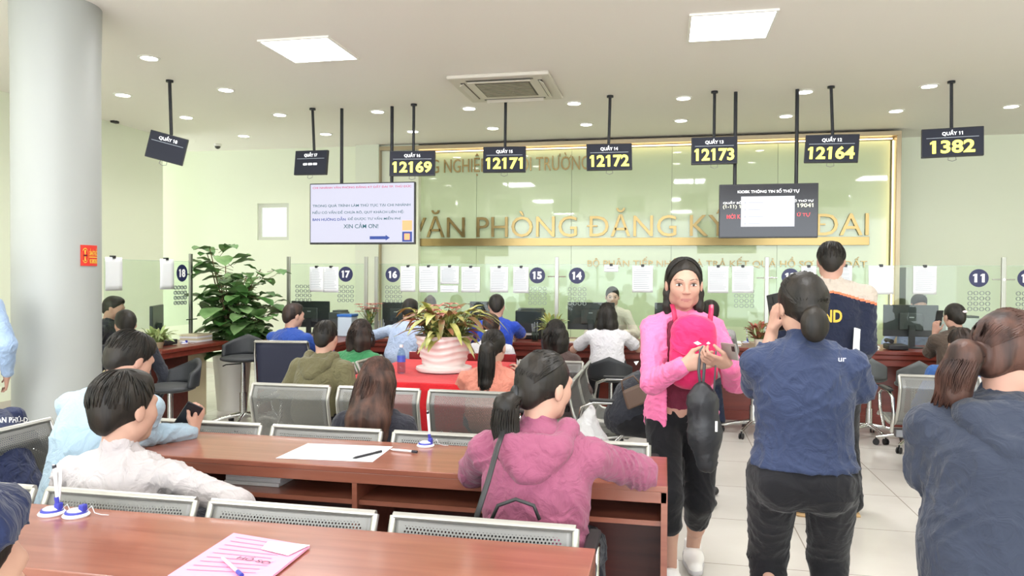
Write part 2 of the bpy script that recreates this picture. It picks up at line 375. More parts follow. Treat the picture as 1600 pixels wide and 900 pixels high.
SKIN = dict(c='c39c88', rough=.55, bump=(35, .08, .004), var=(7, 'ba8f7e', 3), spec=.3)
HAIRC = {'black': ('14120f', '262019'), 'brown': ('2a1a14', '5a3c30'), 'dark': ('1b1512', '3a2a22'), 'reddish': ('2a1c18', '573a30')}
def hairmat(c):
    a, b = HAIRC[c]
    return mat('hair_'+c, a, .52, bump=(60, .55, .004), var=(30, b, 5), spec=.38, stretch=(1, 1, .10))
def person(label, x, y, rot, top, sit=True, seat=.44, H=1.62, b=1.0, W=.175, lean=6, side=0, twist=0, head=(0, 0, 0), hs=1.0, male=False,
           L=None, Rr=None, legs=None, hair=None, shirt=None, sleeve='long', pants=None, pant_len=1.0, collar=True, shoes='202020', h=.010,
           hood=False, loose=.012, wr=.007, face=False, hem=.0, skin='skin', hand_kw=None, bust=True, seed=1, torso_len=None, group=None, sh_roll=0,
           extra=None, plo=0, anklez=.075, open_front=False, hemz=None, bands=None, hairm=None):
    s = H/1.62; sk = mat('skin', **SKIN) if skin == 'skin' else mat('skin_fair', **dict(SKIN, c='dcbcaa', var=(7, 'd2aa98', 3)))
    P = V(0, 0, seat+.10) if sit else V(0, plo, .515*H)
    hl = .215*hs
    def tdir(a): return V(math.sin(R(side)), math.sin(R(a)), math.cos(R(a))*math.cos(R(side)))
    d1, d2 = unit(tdir(lean*.6)), unit(tdir(lean*1.4))
    Mh = rotm(twist+head[0], head[1], head[2])
    hv = V(0, .012, .045*s)+Mh@V(0, .012, .098)*hs
    if sit or torso_len is None:
        need = top-hl*.5-.012-hv[2]-P[2]; Lt = need/(.5*d1[2]+.5*d2[2]); Lt = min(max(Lt, .26), .62)
    else: Lt = torso_len
    mid = P+d1*Lt*.5; Nk = mid+d2*Lt*.5; C = Nk+hv
    rt = unit(V(math.cos(R(twist)), math.sin(R(twist)), math.sin(R(sh_roll)))); up = unit(d2-rt*(d2@rt)); fw = np.cross(up, rt); MT = np.stack([rt, fw, up], 1)
    ca, sa = math.cos(R(rot)), math.sin(R(rot)); x -= C[0]*ca-C[1]*sa; y -= C[0]*sa+C[1]*ca      # x, y name the spot below the head
    loc_ = lambda p: V((p[0]-x)*ca+(p[1]-y)*sa, -(p[0]-x)*sa+(p[1]-y)*ca, p[2])
    SL = Nk-rt*W*s-up*.070; SR = Nk+rt*W*s-up*.070
    la, lf = .275*s, .235*s
    def arm(A, sgn, a):
        if a is None: a = dict(w=tuple(A+V(sgn*.05, .05, -.45)))
        if 'ew' in a:
            e = loc_(a['ew']); e = A+unit(e-A)*min(np.linalg.norm(e-A), la*1.15); q = loc_(a['ww']); return e, e+unit(q-e)*lf, a
        if 'ww' in a: a = dict(a, w=tuple(loc_(a['ww'])))
        w_ = V(*a['w']); e, w2 = ik(A, w_, la, lf, V(*a.get('e', (sgn*.6, -.5, -.6)))); return e, w2, a
    EL, WL, aL = arm(SL, -1, L); ER, WR, aR = arm(SR, 1, Rr)
    HL = P+V(-.092, 0, -.02)*b; HR = P+V(.092, 0, -.02)*b; lt, lc = .41*s, .40*s
    if legs is None: legs = ((-.13, .43, 0), (.13, .43, 0)) if sit else ((-.10, 0, 0), (.10, 0, 0))
    def leg(A, t):
        f = V(t[0], t[1], t[2]+anklez); hint = V(t[3] if len(t) > 3 else 0, 1, .55 if sit else .05); k_, f2 = ik(A, f, lt, lc, hint); return k_, f2
    KL, FL = leg(HL, legs[0]); KR, FR = leg(HR, legs[1])
    # --- body, one continuous skin
    S = Sdf()
    def torso(S, o, lo=0):
        S.ell(P+V(0, -.005, 0), (.158*b*s+o, .108*b*s+o, .10*s+o), None, .05)
        S.cap(P, mid, .112*b*s+o, .112*b*s+o, .06, flat=fw, fa=.82)
        S.ell(Nk-up*.16*s-fw*.005, (.145*b*s*W/.175+o, .098*b*s+o, .15*s+o), MT, .06)
        S.cap(mid, Nk-up*.13*s, .115*b*s+o, .118*b*s+o, .06, flat=fw, fa=.8)
        for A in (SL, SR): S.cap(Nk-up*.060*s, A, .050*s+o, .036*s+o, .05)
        S.cap(Nk-up*.01, (Nk*.45+SL*.55)+up*.004, .036*s+o*.8, .036*s+o*.8, .03); S.cap(Nk-up*.01, (Nk*.45+SR*.55)+up*.004, .036*s+o*.8, .036*s+o*.8, .03)
        if bust and not male:
            for q in (-1, 1): S.ell(Nk-up*.20*s+rt*q*.065*s+fw*.075*s*b, (.055+o, .045+o, .055+o), MT, .04)
        if not sit:
            for q in (-1, 1): S.ell(P+V(q*.065*b, -.045*b, -.045), (.082*b+o, .062*b+o, .095+o), None, .05)
        if o > 0:      # the garment hangs straight from the chest to the hips
            S.cap(P+V(0, -.005, .03), Nk-up*.20*s-fw*.004, (.142*b+.010)*s+o, (.130*b+.012)*s*W/.175+o, .04, flat=fw, fa=.70)
    torso(S, -.004)
    S.cap(Nk-up*.04, C+Mh@V(0, -.022, -.055)*hs, (.056 if male else .050)*s, (.052 if male else .047)*s, .02)
    head_sdf(S, C, Mh, hs, face or h < .009, male)
    for A, E, W_, a, sg in ((SL, EL, WL, aL, -1), (SR, ER, WR, aR, 1)):
        S.cap(A, E, .039*s, .034*s, .03); S.cap(E, W_, .036*s, .024*s, .02)
        hd = V(*a['d']) if 'd' in a else unit(W_-E)+V(0, 0, -.1); hn = V(*a['n']) if 'n' in a else V(-sg*.7, .1, -.6)
        hand(S, W_, hd, hn, sg, a.get('curl', .5), a.get('s', .95), a.get('thumb', .6), k=min(.006, h))
    for A, K, F in ((HL, KL, FL), (HR, KR, FR)):
        S.cap(A, K, .078*s*b, .052*s, .04); S.cap(K, F, .050*s, .034*s, .02); S.ell(K*.62+F*.38+V(0, -.018, 0), (.046*s, .046*s, .10*s), None, .03)
        S.cap(F+V(0, -.01, -.03), F+V(0, .13, -.045), .032, .026, .03)
    Pm, Q = S.mesh(h)
    q = Pm[Q].mean(1); lc_ = (q-C)@Mh/hs
    lip = (np.abs(lc_[:, 2]+.0588) < .0082*(1-(lc_[:, 0]/.0255)**2)) & (lc_[:, 1] > .066) & (lc_[:, 2] > -.0715) & (lc_[:, 2] < -.0475)
    body = np_obj('person', Pm, Q, [sk, mat('lips', 'a8716a', .5)], None, lip if face else None)
    body.location = (x, y, 0); body.rotation_euler = (0, 0, R(rot)); tag(body, label, 'person', group)
    # --- top
    if shirt:
        G = Sdf(); torso(G, loose)
        if hem: G.cap(P+V(0, 0, .02), P-V(0, 0, hem), .150*b*s+loose, .158*b*s+loose+.005, .05, flat=V(0, 1, 0), fa=.80)
        for A, E, W_ in ((SL, EL, WL), (SR, ER, WR)):
            lo_ = loose
            if sleeve == 'short': G.cap(A, A+(E-A)*.62, .042*s+lo_, .054*s+lo_, .035)
            else:
                G.cap(A, E, .041*s+lo_, .041*s+lo_, .03)
                e = E+(W_-E)*(.93 if sleeve == 'long' else .45)
                G.cap(E, e, .042*s+lo_, .030*s+lo_*.7, .02)
        if collar: G.cap(Nk+up*.005, Nk+up*.035+fw*.004, .063*s, .060*s, .012)
        G.half(Nk+up*.055+fw*.02, unit(up+fw*.35)) if not hood else None
        if open_front:
            G.cutbox(Nk-up*.30+fw*.16, (.15, .20, .9), MT)
        if hemz is not None: G.half((0, 0, hemz), (0, 0, -1))
        Pm, Q = G.mesh(h, wr, seed); ms, mi = shirt, None
        if bands:
            q = Pm[Q].mean(1); ms = [shirt]+[k_[2] for k_ in bands]; mi = np.zeros(len(Q), int); rel = (q-Nk)@MT
            for j, (za, zb, _) in enumerate(bands): zz = rel[:, 2]+.25*np.abs(rel[:, 0]); mi[(zz > za) & (zz < zb)] = j+1
        sho = np_obj('hoodie' if hood else 'shirt', Pm, Q, ms, body, mi)
    else: sho = None
    if hood:
        G = Sdf(); o = .02
        for q in (-1, 1):
            G.chain([Nk+rt*q*.075+fw*.05+up*.0, Nk+rt*q*.10-fw*.02+up*.012, Nk+rt*q*.085-fw*.085-up*.05, Nk+rt*q*.02-fw*.125-up*.135], [.022, .032, .036, .030], .03)
        G.ell(Nk-fw*.10-up*.085, (.095, .035, .085), MT, .03)
        G.ell(Nk-fw*.035-up*.0, (.05, .07, .05), MT, .01, 1)
        Pm, Q = G.mesh(min(h, .008), .004, seed+5, 1.3); np_obj('hood', Pm, Q, shirt, body)
    # --- trousers
    if pants:
        G = Sdf(); o = .012
        G.ell(P+V(0, -.005, -.01), (.158*b*s+o*.6, .108*b*s+o*.6, .10*s), None, .05)
        if not sit:
            for q in (-1, 1): G.ell(P+V(q*.065*b, -.055*b, -.045), (.085*b+.006, .075*b+.006, .095), None, .05)
        for A, K, F in ((HL, KL, FL), (HR, KR, FR)):
            G.cap(A, K, .083*s*b+o, .062*s*(.5+.5*b)+o, .025)
            if pant_len > .05: G.cap(K, K+(F-K)*pant_len, .060*s*(.5+.5*b)+o, .060*s+(-.003 if pant_len > .6 else -.002)+o*.6, .025)
        Pm, Q = G.mesh(h, wr*.8, seed+9); np_obj('trousers', Pm, Q, pants, body)
    # --- shoes
    if shoes:
        for F in (FL, FR):
            G = Sdf(); G.cap(F+V(0, -.035, -.035), F+V(0, .05, -.032), .043, .043, .03); G.cap(F+V(0, .05, -.036), F+V(0, .16, -.044), .040, .030, .03); G.half((0, 0, max(F[2]-anklez, 0)+.002), (0, 0, -1)); G.half(F+V(0, 0, .02), (0, -.2, 1))
            Pm, Q = G.mesh(min(h, .009)); np_obj('shoe', Pm, Q, mat('shoe_'+shoes, shoes, .5), body)
    # --- hair
    if hair: make_hair(body, C, Mh, hs, h, seed, Nk=Nk, **hair)
    if face: make_face(body, C, Mh, hs)
    J = dict(shirt=sho, x=x, y=y, body=body, C=C, Mh=Mh, N=Nk, P=P, mid=mid, SL=SL, SR=SR, EL=EL, ER=ER, WL=WL, WR=WR, rt=rt, up=up, fw=fw, FL=FL, FR=FR, M=Matrix.Translation((x, y, 0)) @ Matrix.Rotation(R(rot), 4, 'Z'))
    return J
def make_face(body, C, M, s):
    P = lambda x, y, z: Vector(C+M@V(x, y, z)*s); Rm = Matrix(M.tolist())
    for q in (-1, 1):
        e = MB().ball(P(q*.031, .0785, .0055), (.0145*s, .0065*s, .0062*s), rot=Rm).build('eye', mat('eye_white', 'd9cfc6', .3), body, True)
        MB().ball(P(q*.031, .0825, .0058), (.0062*s, .0035*s, .0062*s), rot=Rm).build('iris', mat('iris', '20140f', .2), e, True)
        MB().tube([P(q*.017, .0835, .0055), P(q*.024, .0865, .0118), P(q*.034, .0860, .0128), P(q*.046, .078, .0075)], [.0006, .0014, .0016, .0008], 6).build('eyelash', mat('lash', '2a1d18', .6), body, True)
        MB().tube([P(q*.014, .0885, .0255), P(q*.026, .0885, .0300), P(q*.040, .0815, .0315), P(q*.052, .070, .0255)], [.0020, .0030, .0026, .0012], 6, flat=.6).build('eyebrow', mat('brow', '3a2a24', .8), body, True)
def make_hair(body, C, M, s, h, seed, Nk=None, style='short', c='black', tie=None, tail=None, tail_r=.03, n=0, length=.3, clip=None, vol=1.0, part=0.0, wave=.01, bun=None, tied_wisp=.0):
    m = hairmat(c); P = lambda x, y, z: C+M@V(x, y, z)*s; rg = np.random.RandomState(seed)
    G = Sdf(); r0 = V(.080, .099, .092)*s*vol; c0 = V(0, -.014, .032)
    G.ell(C+M@c0*s, r0, M, .02)
    if style in ('short', 'crop'):
        G.ell(P(0, .030, .088), (.055*s*vol, .045*s, .030*s), M, .03)
        G.ell(P(0, -.075, -.02), (.052*s, .03*s, .055*s), M, .03)
        G.half(P(0, .058, .050), M@V(0, .80, -.60))
    elif style == 'tied':
        G.ell(P(0, -.075, -.02), (.055*s, .03*s, .055*s), M, .03)
        G.half(P(0, .066, .058), M@V(0, .80, -.60))
    elif style in ('bob', 'long', 'behind'):
        down = V(0, 0, -1)
        G.half(P(0, .072 if style != 'behind' else .066, .062 if style != 'behind' else .066), M@V(0, .86, -.50))
    Pm, Q = None, None
    X = Sdf(); X.p = list(G.p)
    tp = None
    if style in ('bob', 'long'):
        base = [P(0, -.055, .03), P(-.058, -.03, 0), P(.058, -.03, 0), P(-.035, -.07, 0), P(.035, -.07, 0)]
        for p in base:
            e = p+V(0, 0, -length)+ (p-C)*V(.25, .25, 0)
            if style == 'long' and Nk is not None: e[1] = min(e[1], Nk[1]-.135); 
            midp = p*.5+e*.5+V(0, -.02 if style == 'long' else 0, 0)
            X.chain([p, midp, e], [.042*s*vol, .046*s*vol, .028*s if style == 'long' else .040*s], .03)
    if style == 'behind':   # long hair seen from the front, hanging behind the shoulders
        for q in (-1, 1):
            X.chain([P(q*.062, -.015, .03), P(q*.070, -.012, -.04), P(q*.068, -.01, -.10), P(q*.066, .0, -length)], [.018*s, .018*s, .021*s, .014*s], .02)
        X.cap(P(0, -.07, 0), P(0, -.08, -length), .06*s, .05*s, .03)
    tie_w = None
    if tie is not None: tie_w = P(*tie)
    if tail is not None:
        pts = [tie_w]+[tie_w+V(*t) for t in tail]
        rr = [tail_r*.55]+[tail_r]*(len(pts)-2)+[tail_r*.4]; X.chain(pts, rr, .02)
    if bun: X.ell(P(*bun[0]), tuple(v*s for v in bun[1]), M, .012)
    Pm, Q = X.mesh(min(h, .008), .0025, seed+3, 1.8); hobj = np_obj('hair', Pm, Q, m, body)
    if clip:
        MB().ball(Vector(P(*clip[0])), clip[1], rot=Matrix(M.tolist())).build('hair_clip', mat('clip_'+clip[2], clip[2], .4), body, True)
    # strands
    if n:
        K = 14; paths = []
        for i in range(n):
            if tie_w is not None:
                a = rg.uniform(-1, 1)*math.pi; dirs = unit(V(math.sin(a)*.95, .75*math.cos(a)+.05, .55+.5*math.cos(a)*rg.uniform(.6, 1.0)))
                if math.cos(a) < -.2: dirs = unit(V(math.sin(a), -.3, -.75))
                te = unit((V(*tie)-c0)/(r0/s)); pts = []
                for t in np.linspace(0, 1, K):
                    d_ = unit(dirs*(1-t)+te*t*1.02); pts.append(C+M@(c0+d_*r0/s*(1.008+.012*rg.rand()))*s)
                paths.append(pts)
            elif style in ('bob', 'long'):
                a = rg.uniform(-2.7, 2.7); sd = np.sign(a+1e-6)
                st = unit(V(part+.02*sd, .55*rg.uniform(-1, 1), 1)); en = unit(V(math.sin(a), -math.cos(a), .05-.1*rg.rand())) if abs(a) < 2.3 else unit(V(sd*.9, .35, .1))
                pts = []; n1 = 6
                for t in np.linspace(0, 1, n1): pts.append(C+M@(c0+unit(st*(1-t)+en*t)*r0/s*1.012)*s)
                e = pts[-1]; ph = rg.uniform(0, 6)
                for t in np.linspace(0, 1, K-n1+1)[1:]:
                    q = e+V(0, 0, -length*t*rg.uniform(.97, 1.0)) + V(math.sin(ph+t*7)*wave, math.cos(ph+t*6)*wave*.6, 0) + (e-C)*V(.22, .22, 0)*math.sin(t*2.4)
                    if style == 'long' and Nk is not None: q[1] = q[1]*(1-t)+min(q[1], Nk[1]-.15)*t
                    pts.append(q)
                paths.append(pts)
            else:
                a = rg.uniform(-math.pi, math.pi); e0 = rg.uniform(.2, 1.3); d0 = V(math.sin(a)*math.cos(e0), math.cos(a)*math.cos(e0), math.sin(e0))
                if style == 'behind': st = unit(V(.0, .45*rg.uniform(-1, 1), 1)); en = unit(V(np.sign(math.sin(a)), .35*math.cos(a), -.15))
                else: st = d0; en = unit(d0+V(0, .35*math.cos(a)+.05, -.55))
                pts = []
                if en@V(0, .8, -.6) > .48: continue
                for t in np.linspace(0, 1, K): pts.append(C+M@(c0+unit(st*(1-t)+en*t)*r0/s*(1.0+.03*math.sin(t*3)))*s)
                paths.append(pts)
        cp, cn = {'short': ((0, .062, .056), (0, .80, -.60)), 'crop': ((0, .062, .056), (0, .80, -.60)), 'tied': ((0, .072, .064), (0, .80, -.60))}.get(style, ((0, .070, .068), (0, .86, -.50)))
        def okp(p): l = ((np.array(p)-C)@M/s-V(*cp))@V(*cn); return (l[:6] < .004).all() if style in ('bob', 'long') else (l < .004).all()
        paths = [p for p in paths if okp(p)]
        if paths: ribbons(np.array(paths), .0022*s, 'hair_strands', m, hobj)
        if tail is not None:
            T_ = np.array([tie_w]+[tie_w+V(*t) for t in tail]); tt = np.linspace(0, 1, len(T_)); paths = []
            for i in range(max(n//2, 30)):
                a = rg.uniform(0, 6.28); ph = rg.uniform(0, 6); e = rg.uniform(.75, 1.05); pts = []
                for t in np.linspace(0, e, K):
                    c_ = np.array([np.interp(t, tt, T_[:, j]) for j in range(3)]); rr = tail_r*(.6+.5*math.sin(min(t*1.5, 1)*2.2))*1.02
                    pts.append(c_+V(math.cos(a)*rr, math.sin(a)*rr, 0)+V(math.sin(ph+5*t), math.cos(ph+4*t), 0)*.003)
                paths.append(pts)
            ribbons(np.array(paths), .0026*s, 'hair_strands', m, hobj)
# ------------------------------------------------------------------ the room
H = 3.40
def m_floor():
    m = bpy.data.materials.new('floor_tiles'); m.use_nodes = True; nt = m.node_tree; N = nt.nodes; L = nt.links; b = N['Principled BSDF']
    tc = N.new('ShaderNodeTexCoord'); mp = N.new('ShaderNodeMapping'); mp.inputs['Location'].default_value = (-.77, -4.66+.74, 0); L.new(tc.outputs['Object'], mp.inputs[0])
    br = N.new('ShaderNodeTexBrick'); br.offset = 0; br.inputs['Brick Width'].default_value = .79; br.inputs['Row Height'].default_value = .74; br.inputs['Scale'].default_value = 1
    br.inputs['Mortar Size'].default_value = .0035; br.inputs['Mortar Smooth'].default_value = .1
    br.inputs['Color1'].default_value = lin('d2cdc6'); br.inputs['Color2'].default_value = lin('cdc8c0'); br.inputs['Mortar'].default_value = lin('9a9186')
    L.new(mp.outputs[0], br.inputs['Vector'])
    n = N.new('ShaderNodeTexNoise'); n.inputs['Scale'].default_value = 2.2; n.inputs['Detail'].default_value = 6; L.new(tc.outputs['Object'], n.inputs['Vector'])
    mx = N.new('ShaderNodeMix'); mx.data_type = 'RGBA'; mx.blend_type = 'MULTIPLY'; mx.inputs[0].default_value = .5
    rp = N.new('ShaderNodeValToRGB'); rp.color_ramp.elements[0].color = (.86, .85, .83, 1); rp.color_ramp.elements[1].color = (1, 1, 1, 1); rp.color_ramp.elements[0].position = .35; rp.color_ramp.elements[1].position = .65
    L.new(n.outputs[0], rp.inputs[0]); L.new(br.outputs[0], mx.inputs[6]); L.new(rp.outputs[0], mx.inputs[7]); L.new(mx.outputs[2], b.inputs['Base Color'])
    b.inputs['Roughness'].default_value = .22; b.inputs['Specular IOR Level'].default_value = .45
    return m
WALL = mat('wall_paint', 'ecf1dc', .75, bump=(3, .05, .01))
WALLW = mat('ceiling_paint', 'f3eee7', .55, bump=(2, .04, .01), spec=.35)
struct('floor', MB().bb(-10, 8, -5, 11.2, -.1, 0), m_floor())
struct('ceiling', MB().bb(-10, 8, -5, 11.2, H, H+.1), WALLW)
struct('wall_left', MB().bb(-7.1, -6.9, -5, 9.2, 0, H), WALL)
struct('wall_left', MB().bb(-10, -7.1, 9.0, 9.2, 0, H), WALL)
struct('wall_right', MB().bb(7.4, 7.6, -5, 11.2, 0, H), WALL)
# back wall left part with the opening of the small window
wx0, wx1, wz0, wz1 = -5.06, -4.52, 1.96, 2.56
wa = atY(402, 318, 10.4); wb = atY(451, 375, 10.4); wx0, wx1, wz0, wz1 = wa.x, wb.x, wb.z, wa.z
mb = MB().bb(-10, wx0, 10.4, 10.6, 0, H).bb(wx1, -3.55, 10.4, 10.6, 0, H).bb(wx0, wx1, 10.4, 10.6, 0, wz0).bb(wx0, wx1, 10.4, 10.6, wz1, H)
struct('wall_back', mb, WALL)
struct('wall_back', MB().bb(-3.6, 7.6, 11.0, 11.2, 0, H), WALL)
struct('wall_pier', MB().bb(atY(555, 300, 10.30).x, atY(592, 300, 10.30).x-.005, 10.30, 11.0, 0, H), mat('pier_paint', 'e3e8d6', .7), bevel=.004)
fr = MB()
for (a, b_, c, d) in ((wx0, wx0+.05, wz0, wz1), (wx1-.05, wx1, wz0, wz1), (wx0+.05, wx1-.05, wz0, wz0+.05), (wx0+.05, wx1-.05, wz1-.06, wz1)): fr.bb(a, b_, 10.43, 10.5, c, d)
wf = struct('window_1', fr, mat('window_white', 'd9dccf', .5))
tag(MB().bb(wx0+.04, wx1-.04, 10.46, 10.47, wz0+.04, wz1-.04).build('glass_pane', mat('frosted', 'f4f6f2', .5, emit=('eef4f4', .35), var=(22, 'cfd6cc', 5)), wf))
# round column
cm = mat('column_paint', 'a9aca9', .5, bump=(1.2, .12, .02, 2))
struct('column', MB().lathe([(.282, 0), (.282, H-.38), (.285, H-.34), (.290, H)], (-4.30, 4.58, 0), 64), cm, smooth=30)
# skirting
sk_ = mat('skirting', 'c9c3b6', .4)
struct('baseboard_back', MB().bb(-9.9, -3.75, 10.385, 10.4, 0, .1), sk_)
struct('baseboard_left', MB().bb(-6.9, -6.885, -5, 9.2, 0, .1), sk_)

# ------------------------------------------------------------------ feature wall: green glass panel, gold frame, warm edge light
GOLD = mat('gold_mirror', '9c875a', .28, .9); GOLDB = mat('gold_brushed', 'a8823f', .3, 1.0)
FY = 10.42; fl = atY(592, 300, FY).x; frx = atY(1404, 300, FY).x; fz = 3.37
glassm = mat('green_glass', 'cfdeb9', .035, spec=.5, coat=.25)
pan = MB(); n_ = 5; w_ = (frx-fl-.16)/n_
for i in range(n_): pan.bb(fl+.08+i*w_+.002, fl+.08+(i+1)*w_-.002, FY+.10, FY+.12, .1, fz-.09)
struct('wall_feature_panel', pan, glassm)
struct('wall_feature_backing', MB().bb(fl, frx, FY+.13, 11.0, 0, fz), mat('backing', '8b957a', .8))
f_ = MB().bb(fl, frx, FY-.10, FY+.14, fz-.055, fz)
f_.bb(frx-.055, frx, FY-.10, FY+.14, 0, fz-.055).bb(fl, fl+.055, FY-.10, FY+.14, 0, fz-.055)
struct('trim_1', f_, mat('gold_frame', 'b5a58a', .35, .6), bevel=.003)
led = mat('led_strip', 'ffe9c4', .5, emit=('ffdca6', 4)); lip = GOLDB
for nm, a in (('top', (fl+.075, frx-.075, fz-.085, fz-.07)), ('l', (fl+.058, fl+.070, .8, fz-.1)), ('r', (frx-.070, frx-.058, .8, fz-.1))):
    o = MB().bb(a[0], a[1], FY+.02, FY+.04, a[2], a[3]).build('led_strip', led)
    tag(o, {'top': 'warm light strip glowing along the top edge of the green glass wall', 'l': 'warm light strip down the green wall edge beside the pier', 'r': 'warm light strip down the green wall edge nearest counter 11'}[nm], 'light strip', 'warm light strips around the green wall')
def wall_line(txt, x0, y0, x1, y1, m, label, d=.02, bold=0, fit='both'):
    a = atY(x0, y0, FY+.08); b = atY(x1, y1, FY+.08)
    r = MB(); o = text('wall_lettering', txt, m, None, (a.x, b.x, b.z, a.z, FY+.088-d/2+.012), depth=d, bold=bold, fit=fit)
    return tag(o, label, 'lettering')
wall_line('SỞ NÔNG NGHIỆP VÀ MÔI TRƯỜNG', 603, 244, 921, 271, GOLD, 'upper line of gold letters on the green wall ending in TRƯỜNG', .02, 0)
wall_line('VĂN PHÒNG ĐĂNG KÝ ĐẤT ĐAI', 640, 322, 1357, 368, GOLD, 'large middle line of gold letters reading VĂN PHÒNG ĐĂNG KÝ', .035, .0)
wall_line('BỘ PHẬN TIẾP NHẬN VÀ TRẢ KẾT QUẢ HỒ SƠ NHÀ ĐẤT', 918, 401, 1355, 421, GOLD, 'lowest line of small gold letters on the green wall', .02, .0)
a = atY(628, 373, FY+.07); b = atY(1358, 383, FY+.07)
tag(MB().bb(a.x, b.x, FY+.06, FY+.096, b.z, a.z).build('gold_strip', GOLD, bevel=.002), 'long polished gold strip under the large gold letters', 'strip')

# ------------------------------------------------------------------ ceiling fittings
PANELM = mat('panel_light', 'ffffff', .5, emit=('ffffff', 9)); RIM = mat('white_rim', 'f1efe8', .4)
def panel(x, y, label=None):
    t = T('ceiling_panel_light', label, 'ceiling light', (x, y, H), 0, 'square ceiling panel lights')
    MB().bb(-.30, .30, -.30, .30, -.012, -.006).build('diffuser', PANELM, t)
    f = MB()
    for q in (-1, 1): f.bb(q*.305-.01, q*.305+.01, -.315, .315, -.016, 0).bb(-.295, .295, q*.305-.01, q*.305+.01, -.016, 0)
    f.build('frame', RIM, t)
    ld = bpy.data.lights.new('panel', 'AREA'); ld.energy = LP_PANEL; ld.size = .58; ld.color = (.97, .985, 1); lo = bpy.data.objects.new('panel_lamp', ld); col.objects.link(lo); lo.parent = t; lo.location = (0, 0, -.03)
p1 = atZ(485, 77, H); p2 = atZ(1141, 40, H)
panel(p1.x, p1.y, 'square white ceiling panel light above the big leafy plant side')
panel(p2.x, p2.y, 'square white ceiling panel light above the woman in pink')
for x_, y_ in ((p1.x, 2.4), (p2.x, 2.4), (p1.x, -1.1), (p2.x, -1.1), (p2.x+3.45, 5.85), (p2.x+3.45, 2.4), (p1.x-2.6, 2.4)): panel(x_, y_, 'square white ceiling panel light over the rear waiting area')
DL = [(233, 90, 'nearest the round column top'), (192, 148, 'close beside the round column'), (353, 140, 'between the column and panel light, largest of its row'), (291, 183, 'just past the tilted counter eighteen display'),
      (437, 179, 'above and before the counter 17 display'), (381, 212, 'farthest towards the small window corner'), (509, 209, 'just behind the counter 17 display pole'), (590, 174, 'before the white screen pole'),
      (645, 205, 'behind the counter 16 display pole'), (733, 169, 'just below the air conditioner edge'), (770, 200, 'behind the counter 15 display pole'), (897, 161, 'between air conditioner and counter 14 pole'),
      (916, 194, 'close beside the counter 14 display pole'), (1068, 153, 'before the counter 13 display pole'), (1064, 188, 'near the gold frame beside the counter 13 pole'), (1228, 181, 'between the two black screen poles'),
      (1258, 143, 'touching the second black screen pole top'), (1400, 173, 'above the gold frame corner'), (1452, 134, 'beside the counter 11 display pole'), (1580, 166, 'at the far end past the counter 11 display')]
SPOTM = mat('downlight_lens', 'ffffff', .5, emit=('fffdf6', 14))
def downlight(x, y, label, lamp=True):
    t = T('ceiling_downlight', label, 'downlight', (x, y, H), 0, 'round ceiling downlights')
    MB().lathe([(.094, 0), (.094, -.006), (.072, -.010), (.072, 0)], n=28).build('rim', RIM, t, smooth=30)
    MB().lathe([(.070, -.004), (.060, -.008), (.01, -.009)], n=24).build('lens', SPOTM, t, smooth=30)
    if lamp:
        ld = bpy.data.lights.new('spot', 'AREA'); ld.shape = 'DISK'; ld.energy = LP_SPOT; ld.size = .13; ld.spread = R(130); ld.color = (1, .97, .90)
        lo = bpy.data.objects.new('downlight_lamp', ld); col.objects.link(lo); lo.parent = t; lo.location = (0, 0, -.02)
for px, py, l in DL: p = atZ(px, py, H); downlight(p.x, p.y, 'round downlight ' + l)
# cassette air conditioner
p = atZ(793, 134, H); t = T('ceiling_air_conditioner', 'white square ceiling cassette air conditioner with dark louvre slots', 'air conditioner', (p.x, p.y, H))
ACW = mat('ac_white', 'd8d2c6', .45); ACD = mat('ac_dark', '5a554b', .6); ACG = mat('ac_grille', '97917f', .6)
MB().box((0, 0, -.02), (1.0, 1.0, .04), taper=1.0).build('panel', ACW, t, bevel=.015)
g = MB()
for i in range(9): g.bb(-.26, .26, -.25+i*.058, -.25+i*.058+.030, -.050, -.041)
g.build('grille', ACG, t); MB().bb(-.275, .275, -.27, .27, -.0425, -.039).build('grille_backing', ACD, t)
for a in range(4):
    sl = MB().bb(-.33, .33, .365, .405, -.043, -.0395); o = sl.build('air_slot', ACD, t); o.rotation_euler = (0, 0, a*math.pi/2)
    fl_ = MB().box((0, .395, -.055), (.62, .045, .006), Matrix.Rotation(R(-28), 3, 'X')); o = fl_.build('flap', ACW, t); o.rotation_euler = (0, 0, a*math.pi/2)
p = atZ(340, 225, H); t = T('ceiling_camera', 'small white dome camera on the ceiling near the small window', 'camera', (p.x, p.y, H))
MB().lathe([(.055, 0), (.055, -.03), (.045, -.035), (.045, 0)], n=24).build('base', RIM, t, smooth=30); MB().ball((0, 0, -.035), (.042, .042, .04)).build('dome', mat('dome', '3c3a36', .15), t, True)
p = atX(176, 187, -6.85); t = T('wall_camera', 'small black camera high on the wall beside the column', 'camera', (p.x, p.y, p.z))
MB().box((.03, 0, 0), (.06, .10, .09)).build('body', mat('blk', '1c1c1e', .5), t, bevel=.01); MB().cyl((.06, 0, 0), (.075, 0, 0), .03).build('lens', mat('lensb', '0c0c10', .1), t)

